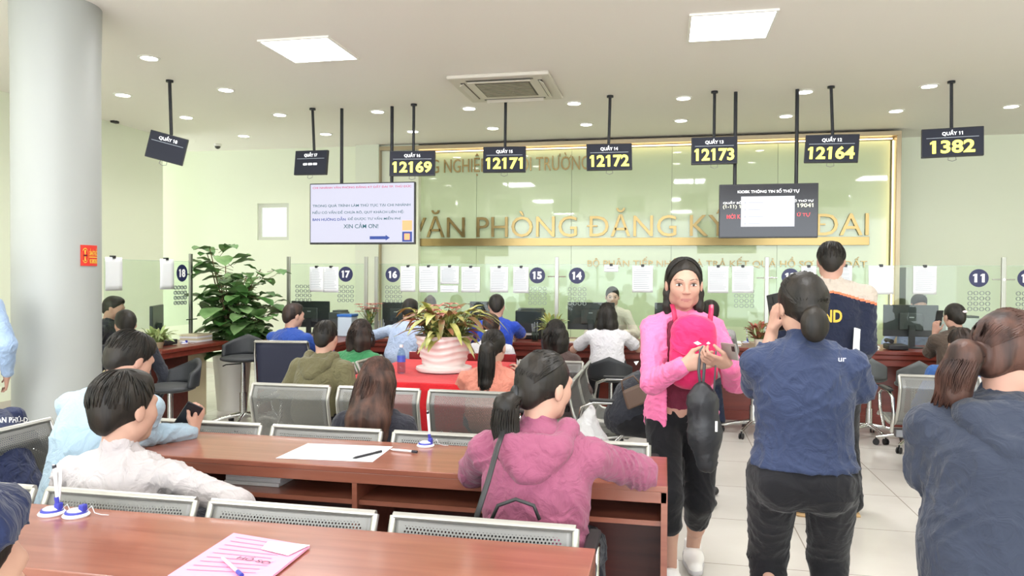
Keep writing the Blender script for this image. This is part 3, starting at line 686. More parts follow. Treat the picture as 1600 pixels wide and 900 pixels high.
# ------------------------------------------------------------------ hanging displays
BLK = mat('black_plastic', '26272b', .35, spec=.5); SCR = mat('display_face', '2b2d36', .55, spec=.15, emit=('2b2d36', .35)); POLE = mat('black_pole', '24252a', .4, .3)
YEL = mat('led_yellow', 'efe95e', .5, emit=('f2ec66', 1.25)); WHT = mat('led_white', 'ffffff', .5, emit=('ffffff', 1.3)); LINE = mat('led_line', '9aa0a8', .5, emit=('9aa0a8', .5))
def display(px, py, top, num, digits, Y=7.9, yaw=0, roll=0, w=.50, hh=.285, lab='', tilt=4):
    c = atY(px, py, Y); t = T('counter_display', lab, 'display', (c.x, c.y, c.z)); t.rotation_euler = (R(-tilt), R(roll), R(yaw))
    MB().bb(-w/2, w/2, 0, .035, -hh/2, hh/2).build('case', BLK, t, bevel=.006)
    MB().bb(-w/2+.008, w/2-.008, -.003, .001, -hh/2+.010, hh/2-.008).build('screen', SCR, t)
    text('counter_name', 'QUẦY ' + num, WHT, t, (-.11, .11, hh*.22, hh*.42, -.005), depth=.001, bold=.012, fit='h')
    MB().bb(-w*.42, w*.42, -.0045, -.003, hh*.155, hh*.17).build('rule', LINE, t)
    if digits == '---':
        m_ = MB()
        for i in (-1, 0, 1): m_.bb(i*.07-.026, i*.07+.026, -.006, -.003, -.030, -.008)
        m_.build('number', WHT, t)
    elif digits: text('number', digits, YEL, t, (-w*.43 if len(digits) > 4 else -w*.36, w*.43 if len(digits) > 4 else w*.36, -hh*.38, hh*.07, -.006), depth=.002, bold=.03)
    Mi = t.matrix_basis.to_3x3().inverted()
    pt = Mi @ Vector((0, 0, H-c.z)); a0 = Vector((0, .05, hh*.30)); a1 = Mi @ (Vector((0, 0, H-c.z)))
    MB().tube([a0, Vector((0, .05, hh/2+.01)), a1+Mi @ Vector((0, .05, 0))], .016, 10).build('pole', POLE, t, smooth=40)
    MB().box((0, .05, hh*.30), (.16, .035, .10)).build('bracket', BLK, t)
    MB().cyl(a1+Mi @ Vector((0, .05, -.02)), a1+Mi @ Vector((0, .05, 0)), .035).build('ceiling_plate', POLE, t)
    MB().tube([(-.03, .02, -hh/2+.01), (-.035, .01, -hh/2-.03), (0, .0, -hh/2-.045), (.035, .01, -hh/2-.03), (.03, .02, -hh/2+.01)], .003, 6).build('cable', mat('cable_grey', '8b8b88', .5), t, True)
    return t
display(485, 254, 170, '17', '---', yaw=-12, roll=2, w=.46, lab='hanging black counter seventeen display showing only dashes')
display(644, 255, 165, '16', '12169', yaw=6, roll=0, w=.52, lab='hanging black counter sixteen display showing a yellow number')
display(788, 249, 158, '15', '12171', yaw=5, roll=0, w=.47, lab='hanging black counter fifteen display showing a yellow number')
display(952, 245, 150, '14', '12172', yaw=8, roll=-1, w=.48, lab='hanging black counter fourteen display showing a yellow number')
display(1116, 235, 142, '13', '12173', yaw=0, roll=0, w=.46, lab='hanging black counter thirteen display showing a yellow number')
display(1299, 232, 133, '12', '12164', yaw=-14, roll=3, w=.50, lab='hanging black counter twelve display showing a yellow number')
display(1488, 222, 125, '11', '1382', yaw=-10, roll=0, w=.53, lab='hanging black counter eleven display showing a yellow number')
display(260, 231, 127, '18', None, Y=6.5, yaw=22, roll=14, w=.36, hh=.27, tilt=-4, lab='tilted grey counter eighteen display hanging near the column')
def bigtv(x0, y0, x1, y1, Y, poles, lab):
    a = atY(x0, y0, Y); b = atY(x1, y1, Y); w = b.x-a.x; hh = a.z-b.z; cx = (a.x+b.x)/2; cz = (a.z+b.z)/2
    t = T('hanging_screen', lab, 'screen', (cx, Y, cz))
    MB().bb(-w/2, w/2, 0, .05, -hh/2, hh/2).build('case', BLK, t, bevel=.005)
    for px in poles:
        X = atY(px, 200, Y).x-cx; MB().cyl((X, .07, -hh*.2), (X, .07, H-cz), .019).build('pole', POLE, t, smooth=40)
        MB().box((X, .062, 0), (.05, .03, hh*.7)).build('bracket', BLK, t)
    return t, w, hh
t, w, hh = bigtv(484, 287, 648, 381.5, 7.95, (530, 609), 'large white hanging screen with a printed notice, above counter 17')
MB().bb(-w/2+.012, w/2-.012, -.002, .001, -hh/2+.022, hh/2-.012).build('screen', mat('tv_white', '3a3a40', .3, emit=('e2e2f6', .68), spec=.3), t)
RD = mat('txt_pink', '30101c', .5, emit=('e0407e', .7)); GN = mat('txt_green', '102226', .5, emit=('2f7480', .5)); BL = mat('txt_blue', '10182c', .5, emit=('2f50b0', .6)); ORG = mat('txt_orange', 'f08a5c', .5, emit=('f58c60', .8)); WT2 = mat('txt_white', 'ffffff', .5, emit=('ffffff', .9))
text('title', 'CHI NHÁNH VĂN PHÒNG ĐĂNG KÝ ĐẤT ĐAI TP. THỦ ĐỨC', RD, t, (-w*.47, w*.47, hh*.41, hh*.46, -.004), depth=.001, bold=.01)
text('notice_text', 'TRONG QUÁ TRÌNH LÀM THỦ TỤC TẠI CHI NHÁNH', GN, t, (-w*.47, w*.46, hh*.10, hh*.165, -.004), depth=.001, bold=.008)
text('notice_text', 'NẾU CÓ VẤN ĐỀ CHƯA RÕ, QUÝ KHÁCH LIÊN HỆ:', GN, t, (-w*.47, w*.40, hh*-.01, hh*.06, -.004), depth=.001, bold=.008)
text('notice_text', 'BAN HƯỚNG DẪN', BL, t, (-w*.47, -w*.15, hh*-.115, hh*-.05, -.004), depth=.001, bold=.015)
text('notice_text', 'ĐỂ ĐƯỢC TƯ VẤN MIỄN PHÍ', GN, t, (-w*.13, w*.37, hh*-.115, hh*-.05, -.004), depth=.001, bold=.008)
text('notice_text', 'XIN CẢM ƠN!', GN, t, (-w*.17, w*.16, hh*-.24, hh*-.15, -.004), depth=.001, bold=.008)
MB().bb(w*.385, w*.475, -.004, -.002, -hh*.28, -hh*.12).build('orange_square', ORG, t); MB().bb(w*.385, w*.475, -.004, -.002, -hh*.46, -hh*.30).build('blue_square', BL, t); MB().bb(w*.405, w*.455, -.006, -.004, -hh*.43, -hh*.33).build('square_mark', ORG, t)
MB().add([(w*.08, -.004, -hh*.42), (w*.23, -.004, -hh*.42), (w*.23, -.004, -hh*.44), (w*.27, -.004, -hh*.395), (w*.23, -.004, -hh*.35), (w*.23, -.004, -hh*.37), (w*.08, -.004, -hh*.37)], [(0, 1, 2, 3, 4, 5, 6)]).build('arrow', BL, t)
t, w, hh = bigtv(1124, 288.5, 1278, 371.5, 7.95, (1150, 1247), 'black hanging queue screen with a white pop-up window in its middle')
MB().bb(-w/2+.010, w/2-.010, -.002, .001, -hh/2+.016, hh/2-.010).build('screen', mat('tv_black', '17181f', .12, emit=('20222c', .25)), t)
text('title', 'KIOSK THÔNG TIN SỐ THỨ TỰ', WT2, t, (-w*.31, w*.31, hh*.32, hh*.41, -.004), depth=.001, bold=.01)
text('queue_text', 'QUẦY SỐ', WT2, t, (-w*.46, -w*.27, hh*.13, hh*.19, -.004), depth=.001, bold=.01); text('queue_text', 'SỐ THỨ TỰ', WT2, t, (w*.24, w*.45, hh*.15, hh*.21, -.004), depth=.001, bold=.01)
YE2 = mat('txt_yellow', 'e8e8c0', .5, emit=('e8e8c0', .8)); RE2 = mat('txt_red', 'e2474f', .5, emit=('e2474f', .8))
text('queue_text', '(1-11) 1', YE2, t, (-w*.46, -w*.28, hh*.04, hh*.115, -.004), depth=.001, bold=.01); text('queue_text', '19041', YE2, t, (w*.29, w*.45, hh*.06, hh*.13, -.004), depth=.001, bold=.01)
text('queue_text', 'MỜI K', RE2, t, (-w*.42, -w*.28, -hh*.14, -hh*.045, -.004), depth=.001, bold=.01); text('queue_text', 'Ứ TỰ', RE2, t, (w*.29, w*.42, -hh*.12, -hh*.03, -.004), depth=.001, bold=.01)
MB().bb(-w*.275, w*.265, -.006, -.003, -hh*.29, hh*.27).build('popup_window', mat('popup', '3a3a40', .3, emit=('eef0f8', .75)), t)
g = MB()
for i in range(4): g.bb(-w*.20, -w*.05-(i % 2)*.03, -.007, -.006, hh*(.15-i*.13), hh*(.16-i*.13)).bb(-w*.24, -w*.225, -.007, -.006, hh*(.14-i*.13), hh*(.17-i*.13))
g.build('popup_text', mat('popup_grey', 'b9bcc8', .5), t)
# no-smoking sign on the column, bent around it
def onc(a, z, r=.286): return (-4.30+r*math.cos(a), 4.58+r*math.sin(a), z)
def col_ang(px):
    best = min(range(-1300, 200), key=lambda i: abs((lambda p: (800+FPX*((CM.inverted() @ (Vector(p)-CAM)).x)/(-(CM.inverted() @ (Vector(p)-CAM)).z)))(onc(i/1000, 1.6))-px))
    return best/1000
a0, a1 = col_ang(126), col_ang(166); zt = atY(146, 381, 4.35).z; zb = atY(146, 415, 4.35).z
sg = MB(); sg.grid(lambda u, v: onc(a0+(a1-a0)*u, zb+(zt-zb)*v, .286), 12, 1)
sgo = tag(sg.build('no_smoking_sign', mat('sign_red', 'd8342c', .4, emit=None), solid=.006), 'red and yellow no smoking sign stuck on the round column', 'sign')
def colpatch(nm, u0, u1, v0, v1, m, r=.290, shape='rect'):
    g = MB()
    if shape == 'rect': g.grid(lambda u, v: onc(a0+(a1-a0)*(u0+(u1-u0)*u), zb+(zt-zb)*(v0+(v1-v0)*v), r), 8, 1)
    else:
        n = 28; ri = shape; vs_ = []
        cu, cv, ru = (u0+u1)/2, (v0+v1)/2, (u1-u0)/2; rv = (v1-v0)/2
        for k in range(n):
            a = 6.2832*k/n
            for q in (ri, 1): vs_.append(onc(a0+(a1-a0)*(cu+ru*q*math.cos(a)), zb+(zt-zb)*(cv+rv*q*math.sin(a)), r))
        g.add(vs_, [(2*k, 2*k+1, (2*k+3) % (2*n), (2*k+2) % (2*n)) for k in range(n)])
    return g.build(nm, m, sgo)
SY = mat('sign_yellow', 'f2d24a', .45); SRD = mat('sign_dark', '5a1a12', .5)
colpatch('pictogram_disc', .05, .40, .14, .86, SY, .289, .02); colpatch('pictogram_ring', .07, .38, .18, .82, mat('sign_red2', 'c22a22', .4), .2905, .84)
colpatch('cigarette', .13, .32, .46, .54, SRD, .2905)
def coltext(s, u0, u1, v0, v1, m):
    o = text('sign_text', s, m, sgo, (0, 1, 0, 1, 0), depth=0, bold=.02); me = o.data
    for v in me.vertices:
        u_, w_ = u0+(u1-u0)*v.co.x, v0+(v1-v0)*v.co.z; v.co = onc(a0+(a1-a0)*u_, zb+(zt-zb)*w_, .291)
coltext('CẤM HÚT THUỐC', .44, .97, .50, .86, SY); coltext('NO SMOKING', .46, .96, .12, .34, SY); colpatch('rule', .44, .97, .41, .45, SY, .2905)
# ------------------------------------------------------------------ wood
def m_wood(name, c1, c2, rough=.28, coat=.35):
    m = bpy.data.materials.new(name); m.use_nodes = True; nt = m.node_tree; N = nt.nodes; L = nt.links; b = N['Principled BSDF']
    tc = N.new('ShaderNodeTexCoord'); mp = N.new('ShaderNodeMapping'); mp.inputs['Scale'].default_value = (1.1, 14, 14); L.new(tc.outputs['Object'], mp.inputs[0])
    n = N.new('ShaderNodeTexNoise'); n.inputs['Scale'].default_value = 1.6; n.inputs['Detail'].default_value = 6; n.inputs['Distortion'].default_value = .6; L.new(mp.outputs[0], n.inputs['Vector'])
    r = N.new('ShaderNodeValToRGB'); r.color_ramp.elements[0].color = lin(c1); r.color_ramp.elements[1].color = lin(c2); r.color_ramp.elements[0].position = .3; r.color_ramp.elements[1].position = .7
    L.new(n.outputs[0], r.inputs[0]); L.new(r.outputs[0], b.inputs['Base Color']); b.inputs['Roughness'].default_value = rough; b.inputs['Coat Weight'].default_value = coat; b.inputs['Coat Roughness'].default_value = .12
    return m
WOOD = m_wood('desk_wood', '844a39', '9b604c'); WOODC = m_wood('counter_wood', '6a2a20', '7c3528', .35, .12); WOODD = m_wood('dark_wood', '4a1f1a', '5c2a22', .4, .1); BEIGE = mat('beige_board', 'cdbf9a', .5)
STEEL = mat('chrome', 'c9c9c6', .18, 1.0); FRAME = mat('bench_frame', 'b9b8b2', .3, .6); PERF = mat_perf('perforated_steel', '7e7e7c', r=.28); DARKP = mat('armrest_black', '2b2b2c', .5)

# waiting benches ------------------------------------------------------------
SP = [(-.02, .345), (-.055, .27), (-.02, .12), (.03, .015), (.09, -.03), (.2, -.035), (.35, -.015), (.46, .0), (.49, -.02)]   # (y, z) seat profile from the back's top to the seat front, z from seat level
def prof(t):
    P_ = SP; L_ = [0]
    for i in range(1, len(P_)): L_.append(L_[-1]+math.dist(P_[i], P_[i-1]))
    d = t*L_[-1]
    for i in range(1, len(P_)):
        if d <= L_[i]+1e-9:
            q = (d-L_[i-1])/(L_[i]-L_[i-1]); return P_[i-1][0]+q*(P_[i][0]-P_[i-1][0]), P_[i-1][1]+q*(P_[i][1]-P_[i-1][1]), L_[i], d
def sheet(x0, x1, t0, t1, zs, name, parent):
    nu, nv = 22, 24; g = MB(); uv = []; rim = []
    def f(u, v):
        y, z, _, d = prof(t0+(t1-t0)*v); uv.append((x0+(x1-x0)*u, d)); e = min(u, 1-u)*(x1-x0); e2 = min(v, 1-v); rim.append(1.0 if e > .030 and e2 > .08 else 0.0)
        return (x0+(x1-x0)*u, y, z+zs-.004*math.cos((u-.5)*3))
    g.grid(f, nu, nv); o = g.build(name, PERF, parent, True, solid=.003); me = o.data
    ul = me.uv_layers.new(name='UVMap')
    for l in me.loops: ul.data[l.index].uv = uv[l.vertex_index]
    at = me.attributes.new('rim', 'FLOAT', 'POINT'); at.data.foreach_set('value', rim); return o
BPROTO = {}
def bench(n, x, y, rz, label, pitch=.588, w=.545, arms=True, zt=.775):
    """x, y = middle of the row of back tops; rz = heading of the sitter (0 = towards the counters)"""
    t = T('waiting_bench', label, 'bench', (x, y, 0), R(rz)); zs = zt-.345
    for i in range(n):
        cx = (i-(n-1)/2)*pitch; x0, x1 = cx-w/2, cx+w/2
        sheet(x0+.012, x1-.012, 0, .46, zs, 'backrest', t); sheet(x0+.012, x1-.012, .46, 1, zs, 'seat', t)
        f = MB(); pts = [prof(k/24) for k in range(25)]
        for X in (x0+.010, x1-.010): f.tube([(X, p[0], p[1]+zs) for p in pts], .011, 8)
        f.tube([(x0+.01, pts[0][0], pts[0][1]+zs), (x1-.01, pts[0][0], pts[0][1]+zs)], .012, 8)
        f.tube([(x0+.01, pts[-1][0], pts[-1][1]+zs), (x1-.01, pts[-1][0], pts[-1][1]+zs)], .012, 8)
        f.build('seat_frame', FRAME, t, smooth=45)
    Wd = (n-1)*pitch+w
    MB().bb(-Wd/2+.05, Wd/2-.05, .17, .23, zs-.14, zs-.08).build('beam', mat('beam_grey', '77777a', .4, .5), t, bevel=.006)
    g = MB()
    for i in range(n):
        cx = (i-(n-1)/2)*pitch
        g.box((cx-.12, .20, zs-.06), (.03, .22, .05)).box((cx+.12, .20, zs-.06), (.03, .22, .05))
    g.build('seat_bracket', mat('bracket_black', '2d2d2f', .5), t)
    for cx in ([-Wd/2+.25, Wd/2-.25] if n > 1 else [-.14, .14]):
        l = MB().tube([(cx, .20, zs-.10), (cx, .20, .16), (cx, .20, .10)], .024, 12)
        l.tube([(cx, -.10, .018), (cx, -.06, .045), (cx, .10, .11), (cx, .20, .145), (cx, .32, .11), (cx, .46, .045), (cx, .50, .018)], .019, 10)
        l.cyl((cx, -.10, 0), (cx, -.10, .022), .028).cyl((cx, .50, 0), (cx, .50, .022), .028); l.build('leg', STEEL, t, smooth=40)
    if arms:
        for cx in (-Wd/2-.012, Wd/2+.012):
            a = MB().tube([(cx, .06, zs-.08), (cx, .02, zs+.06), (cx, .04, zs+.17), (cx, .12, zs+.205), (cx, .30, zs+.205), (cx, .38, zs+.16), (cx, .36, zs+.05), (cx, .24, zs-.08)], .013, 10)
            a.build('armrest', STEEL, t, smooth=40)
            MB().box((cx, .21, zs+.222), (.042, .24, .02)).build('arm_pad', DARKP, t, bevel=.008)
    return t

# desks ----------------------------------------------------------------------
def desk(x0, x1, y0, y1, label, zt=.75, divs=()):
    t = T('writing_desk', label, 'desk', ((x0+x1)/2, (y0+y1)/2, 0)); hw, hd = (x1-x0)/2, (y1-y0)/2
    MB().bb(-hw, hw, -hd, hd, zt-.022, zt).build('desktop', WOOD, t, bevel=.003)
    MB().bb(-hw+.002, hw-.002, -hd+.004, -hd+.026, zt-.062, zt-.022).build('front_rail', WOOD, t, bevel=.002)
    MB().bb(-hw, -hw+.022, -hd+.004, hd, 0, zt-.022).build('side_panel', WOOD, t); MB().bb(hw-.022, hw, -hd+.004, hd, 0, zt-.022).build('side_panel', WOOD, t)
    MB().bb(-hw+.022, hw-.022, -hd+.03, hd-.03, .600, .618).build('shelf', WOOD, t)
    MB().bb(-hw+.022, hw-.022, hd-.03, hd-.012, .08, zt-.022).build('back_panel', WOODD, t)
    for d in divs: MB().bb(d-(x0+x1)/2-.010, d-(x0+x1)/2+.010, -hd+.01, hd-.03, .0, zt-.022).build('divider', WOOD, t)
    return t
d1r = atZ(930, 860, .75); d1f = atZ(12, 893, .75)
desk(-2.62, d1r.x, 1.53, 1.965, 'front reddish wooden desk with the pink folder on it', divs=(-1.35,))
d2r = atZ(1046, 716, .75)
desk(-2.33, .02, 2.60, 3.03, 'second reddish wooden desk with open shelf, behind the front benches', divs=(-1.14,))
bench(4, -1.38, 2.05, 0, 'perforated steel bench row directly behind the front desk', w=.553)
bench(4, -1.2, 3.13, 0, 'perforated steel bench row behind the second desk')
bench(3, -1.71, 4.30, 0, 'perforated steel bench of three full backs before the red table')
bench(2, -2.42, 5.50, 90, 'perforated steel bench seen edge-on beside the red table')
bench(2, -.57, 5.50, -90, 'perforated steel bench turned sideways beside the seated man in dark clothes')
bench(1, -.90, 6.0, 0, 'single perforated steel seat back behind the red table corner', arms=False)
bench(2, -2.79, 2.34, 90, 'perforated steel bench facing the column, beside the front desk end', zt=.80, w=.56)
bench(2, 2.22, 5.78, 0, 'perforated steel bench under the person in blue by counter 11')

# counters -------------------------------------------------------------------
def counter(x0, x1, y0, y1, label, zt=.775, name='service_counter', front='-y', panels=4):
    t = T(name, label, 'counter', ((x0+x1)/2, (y0+y1)/2, 0)); hw, hd = (x1-x0)/2, (y1-y0)/2
    MB().bb(-hw, hw, -hd, hd, zt-.035, zt).build('worktop', WOODC, t, bevel=.006)
    MB().bb(-hw+.015, hw-.015, -hd+.015, hd, zt-.085, zt-.035).build('top_moulding', WOODC, t, bevel=.01)
    MB().bb(-hw+.03, hw-.03, -hd+.035, hd, zt-.15, zt-.085).build('apron', WOODC, t, bevel=.006)
    MB().bb(-hw+.04, hw-.04, -hd+.30, -hd+.33, .10, zt-.15).build('front_panel', WOODC, t)
    MB().bb(-hw+.03, hw-.03, -hd+.27, -hd+.34, 0, .10).build('plinth', WOODC, t, bevel=.004)
    for q in (-1, 1): MB().bb(min(q*hw, q*hw-q*.04), max(q*hw, q*hw-q*.04), -hd+.06, hd-.02, 0, zt-.085).build('side_panel', WOODC, t)
    return t
counter(-3.24, 5.6, 7.65, 8.45, 'long reddish brown service counter running under counters 16 to 11')
counter(-4.20, -3.28, 7.0, 8.45, 'short reddish brown counter section under counter 17 beside the potted tree')
t = T('service_counter', 'reddish brown counter 18 with dark side panel, next to the round column', 'counter', (-4.9, 6.45, 0))
MB().bb(-.45, .43, -.50, .55, .74, .775).build('worktop', WOODC, t, bevel=.006); MB().bb(-.43, .41, -.48, .53, .685, .74).build('top_moulding', WOODC, t, bevel=.008)
MB().bb(.18, .21, -.40, .18, 0, .685).build('side_panel', WOODD, t); MB().bb(.17, .20, .18, .50, 0, .685).build('end_panel', BEIGE, t); MB().bb(-.40, .19, -.42, -.40, 0, .685).build('front_panel', BEIGE, t)

# glass partitions -----------------------------------------------------------
GL = mat_glass('clear_glass', 'f6fbf7', 1.35, .99); GE = mat('glass_edge', 'b9d2c2', .1, spec=.6, alpha=.6); POST = mat('post_steel', 'a3a39c', .3, .8); NAVY = mat('navy_disc', '1f2350', .4); PW = mat('print_white', 'ffffff', .5); HOLE = mat('hole_rim', '8f9a92', .35)
def ring(mb, x, z, r0=.0155, r1=.021, y=0, n=14):
    vs_ = []
    for k in range(n):
        a = 6.2832*k/n
        for r in (r0, r1):
            for yy in (-.006, .006): vs_.append((x+r*math.cos(a), y+yy, z+r*math.sin(a)))
    fs = []
    for k in range(n):
        j = (k+1) % n; a, b = 4*k, 4*j; fs += [(a, a+2, b+2, b), (a+1, b+1, b+3, a+3), (a+2, a+3, b+3, b+2), (a, b, b+1, a+1)]
    mb.add(vs_, fs)
def glass(x0, x1, y, nums, label, z0=.96, z1=1.60, parent=None, rz=0, disc=True):
    """nums = [(number, x of the disc, x of the hole grid, x of mirrored?)]"""
    t = T('glass_partition', label, 'glass partition', ((x0+x1)/2, y, 0), rz); cx = (x0+x1)/2
    MB().bb(x0-cx, x1-cx, -.004, .004, z0, z1).build('glass_pane', GL, t); MB().bb(x0-cx, x1-cx, -.0045, .0045, z1, z1+.003).build('polished_edge', GE, t)
    for num, dx, gx in nums:
        g = MB()
        for i in range(4):
            for j in range(4): ring(g, gx-cx+(i-1.5)*.0525, 1.335-j*.052)
        g.build('speaking_holes', HOLE, t)
        if num:
            n = 32; MB().add([(dx-cx+.088*math.cos(6.2832*k/n), -.006, 1.482+.088*math.sin(6.2832*k/n)) for k in range(n)], [tuple(range(n))]).build('number_disc', NAVY, t)
            text('number', num, PW, t, (dx-cx-.052, dx-cx+.052, 1.44, 1.524, -.0075), depth=.0, bold=.045)
    return t
def post(x, y, label, rz=0, wide=.040, cross=True, ztop=1.685):
    t = T('glass_post', label, 'post', (x, y, 0), rz)
    MB().bb(-wide/2, wide/2, -.012, .012, .775, ztop).build('column', POST, t, bevel=.003)
    if cross:
        for z in (1.47,): MB().cyl((-.10, 0, z), (.10, 0, z), .006).build('glass_clamp', STEEL, t); 
        MB().cyl((-.085, -.012, 1.0), (.085, -.012, 1.0), .006).build('glass_clamp', STEEL, t)
        MB().cyl((0, -.018, 1.47), (0, .018, 1.47), .014).build('clamp_boss', STEEL, t)
    return t
GY = 8.0
def gx(px, py=432, Y=GY): return atY(px, py, Y).x
X10, X11, X12, X13, X14 = gx(1568), gx(1198), gx(870), gx(588), gx(572)
X15 = gx(451)
glass(X15+.03, X14-.03, GY, [('17', gx(540.5), gx(540)), (None, 0, gx(474))], 'clear glass partition with the number 17 disc')
glass(X13+.03, X12-.03, GY, [('16', gx(614), gx(615)), ('15', gx(839.5), gx(840))], 'clear glass partition with the number 16 and 15 discs')
glass(X12+.03, X11-.03, GY, [('14', gx(901.5), gx(902)), ('13', gx(1162), gx(1163))], 'clear glass partition with the number 14 and 13 discs')
glass(X11+.03, X10-.03, GY, [('12', gx(1235), gx(1236)), ('11', gx(1529), gx(1530))], 'clear glass partition with the number 12 and 11 discs')
glass(X10+.03, X10+2.1, GY, [('10', gx(1605), gx(1606))], 'clear glass partition beyond the last steel post')
post(X15, GY, 'steel post at the plant end of the number 17 glass', cross=False)
post(X14, GY, 'steel post between the number 17 disc and the gap', cross=False); post(X13, GY, 'steel post beside the number sixteen disc', cross=False)
post(X12, GY, 'steel post with cross clamps between discs fifteen and fourteen'); post(X11, GY, 'steel post with cross clamps between discs thirteen and twelve'); post(X10, GY, 'steel post with cross clamps past disc eleven')
# counter 18 glass runs away from the camera along the side counter
g18 = glass(-.60, .60, 0, [('18', .47, .45)], 'clear glass partition with the number 18 disc beside the column', z0=.95); pA = atX(298, 420, -4.84)
g18.location = (-4.84, pA.y-.62, 0); g18.rotation_euler = (0, 0, R(90)); post(-4.84, pA.y, 'steel post beside the number eighteen disc', R(90))
# the same panes' sheets of paper
PAP = mat('paper', 'eef0f2', .7); INK = mat('ink_grey', '9aa0aa', .7); CLIPM = mat('clip_black', '1b1b1d', .35)
rnd = random.Random(5)
def sheet_paper(px0, px1, py0, py1, label, lines=12, clip=True, Y=GY, grp='paper notices clipped on the glass', skew=0, obj=None):
    a = atY(px0, py0, Y-.012); b = atY(px1, py1, Y-.012); w = b.x-a.x; hh = a.z-b.z
    t = T('paper_notice', label, 'notice', ((a.x+b.x)/2, Y-.014, (a.z+b.z)/2), 0, grp); t.rotation_euler = (0, R(skew), 0)
    MB().grid(lambda u, v: ((u-.5)*w, -.004*math.sin(v*3)+.002*math.sin(u*6), (v-.5)*hh), 6, 8).build('sheet', PAP, t, True, solid=.0008)
    g = MB(); n = lines
    for i in range(n):
        z = hh*(.40-.82*i/max(n, 1)); u0 = -.42+(.1 if i < 2 else 0); u1 = .42-rnd.random()*.2-(.1 if i < 2 else 0)
        g.bb(u0*w, u1*w, -.0075, -.0068, z, z+.0035)
    if n: g.build('printed_text', INK, t)
    if clip: MB().bb(-.016, .016, -.012, .024, hh/2-.012, hh/2+.014).build('binder_clip', CLIPM, t, bevel=.003)
    return t
for a in ((484, 505, 417, 456, 'pale notice on the 17 glass nearest the plant'), (505, 529, 417, 457, 'notice touching the number 17 disc'),
          (626, 649, 416, 456, 'notice right beside the number sixteen disc'), (655, 684, 416, 457, 'faint notice, second from the number 16 disc'), (688, 717, 416, 444, 'short wide notice above the big planter'),
          (721, 750, 417, 457, 'notice above the white shirted woman with a bun'), (766, 794, 417, 457, 'notice above the head of the man in blue polo'), (802, 826, 417, 458, 'pale notice touching the number 15 disc'),
          (988, 1020, 415, 457, 'notice between the seated clerk and woman in pink'), (1106, 1138, 416, 458, 'notice beside the head of the woman in pink'), (1144, 1177, 416, 458, 'notice behind the number 13 disc'),
          (1252, 1275, 416, 450, 'notice hidden by the heads at disc 12'), (1311, 1331, 415, 449, 'notice beside the ear of the man with yellow lettering'), (1427, 1463, 416, 460, 'tilted notice above the dark monitor at counter 11')):
    sheet_paper(*a)
sheet_paper(688, 716, 446, 457, 'small slip under the short wide notice', 3, False)
sheet_paper(1357, 1396, 415, 460, 'blank white notice above the counter beside disc 12', 0)
sheet_paper(944, 966, 414, 425, 'small slip clipped at the top of the number 14 glass', 2)
for (yy, l) in ((atX(260, 430, -4.83).y, 'white notice clipped beside the number eighteen disc'), (atX(177, 430, -4.83).y, 'white notice on the 18 glass at the column edge')):
    t = T('paper_notice', l, 'notice', (-4.825, yy, 1.47), R(90), 'paper notices clipped on the glass')
    MB().grid(lambda u, v: ((u-.5)*.21, -.004*math.sin(v*3), (v-.5)*.30), 4, 6).build('sheet', PAP, t, True, solid=.0008); MB().bb(-.016, .016, -.01, .03, .138, .164).build('binder_clip', CLIPM, t)

# red table ------------------------------------------------------------------
REDC = cloth('red_cloth', 'd6232b', 'c41c26', .8, .25)
t = T('red_draped_table', 'low table under a bright red cloth in the middle of the hall', 'table', (-1.70, 5.35, 0))
MB().bb(-.50, .46, -.58, .92, .71, .735).build('tabletop', WOODD, t)
for q in ((-.44, -.52), (.40, -.52), (-.44, .86), (.40, .86)): MB().bb(q[0]-.03, q[0]+.03, q[1]-.03, q[1]+.03, 0, .71).build('leg', WOODD, t)
def wavy(u, n, amp): return amp*math.sin(u*n)
tc_ = MB(); x0, x1, y0, y1 = -.51, .47, -.59, .80
tc_.grid(lambda u, v: (x0+(x1-x0)*u, y0+(y1-y0)*v, .741+.001*math.sin(u*14+v*9)), 20, 24)
tc_.grid(lambda u, v: (x0+(x1-x0)*u, y0-.004-(1-v)*.02+.012*(1-v)*math.sin(u*24), .12+(.741-.12)*v), 50, 12)
tc_.grid(lambda u, v: (x0-.004-(1-v)*.02+.012*(1-v)*math.sin(u*28), y0+(y1-y0)*u, .12+(.741-.12)*v), 50, 12)
tc_.grid(lambda u, v: (x1+.004+(1-v)*.02+.012*(1-v)*math.sin(u*28), y0+(y1-y0)*u, .12+(.741-.12)*v), 50, 12)
tag(tc_.build('tablecloth', REDC, None, 60, loc=(-1.70, 5.35, 0), solid=.003), 'bright red cloth draped over the table under the planter', 'tablecloth')
MB().bb(-.50, .46, .86, .92, .735, .80).build('raised_edge', m_wood('red_wood', '7c1c1c', '92262a', .25), t, bevel=.004)
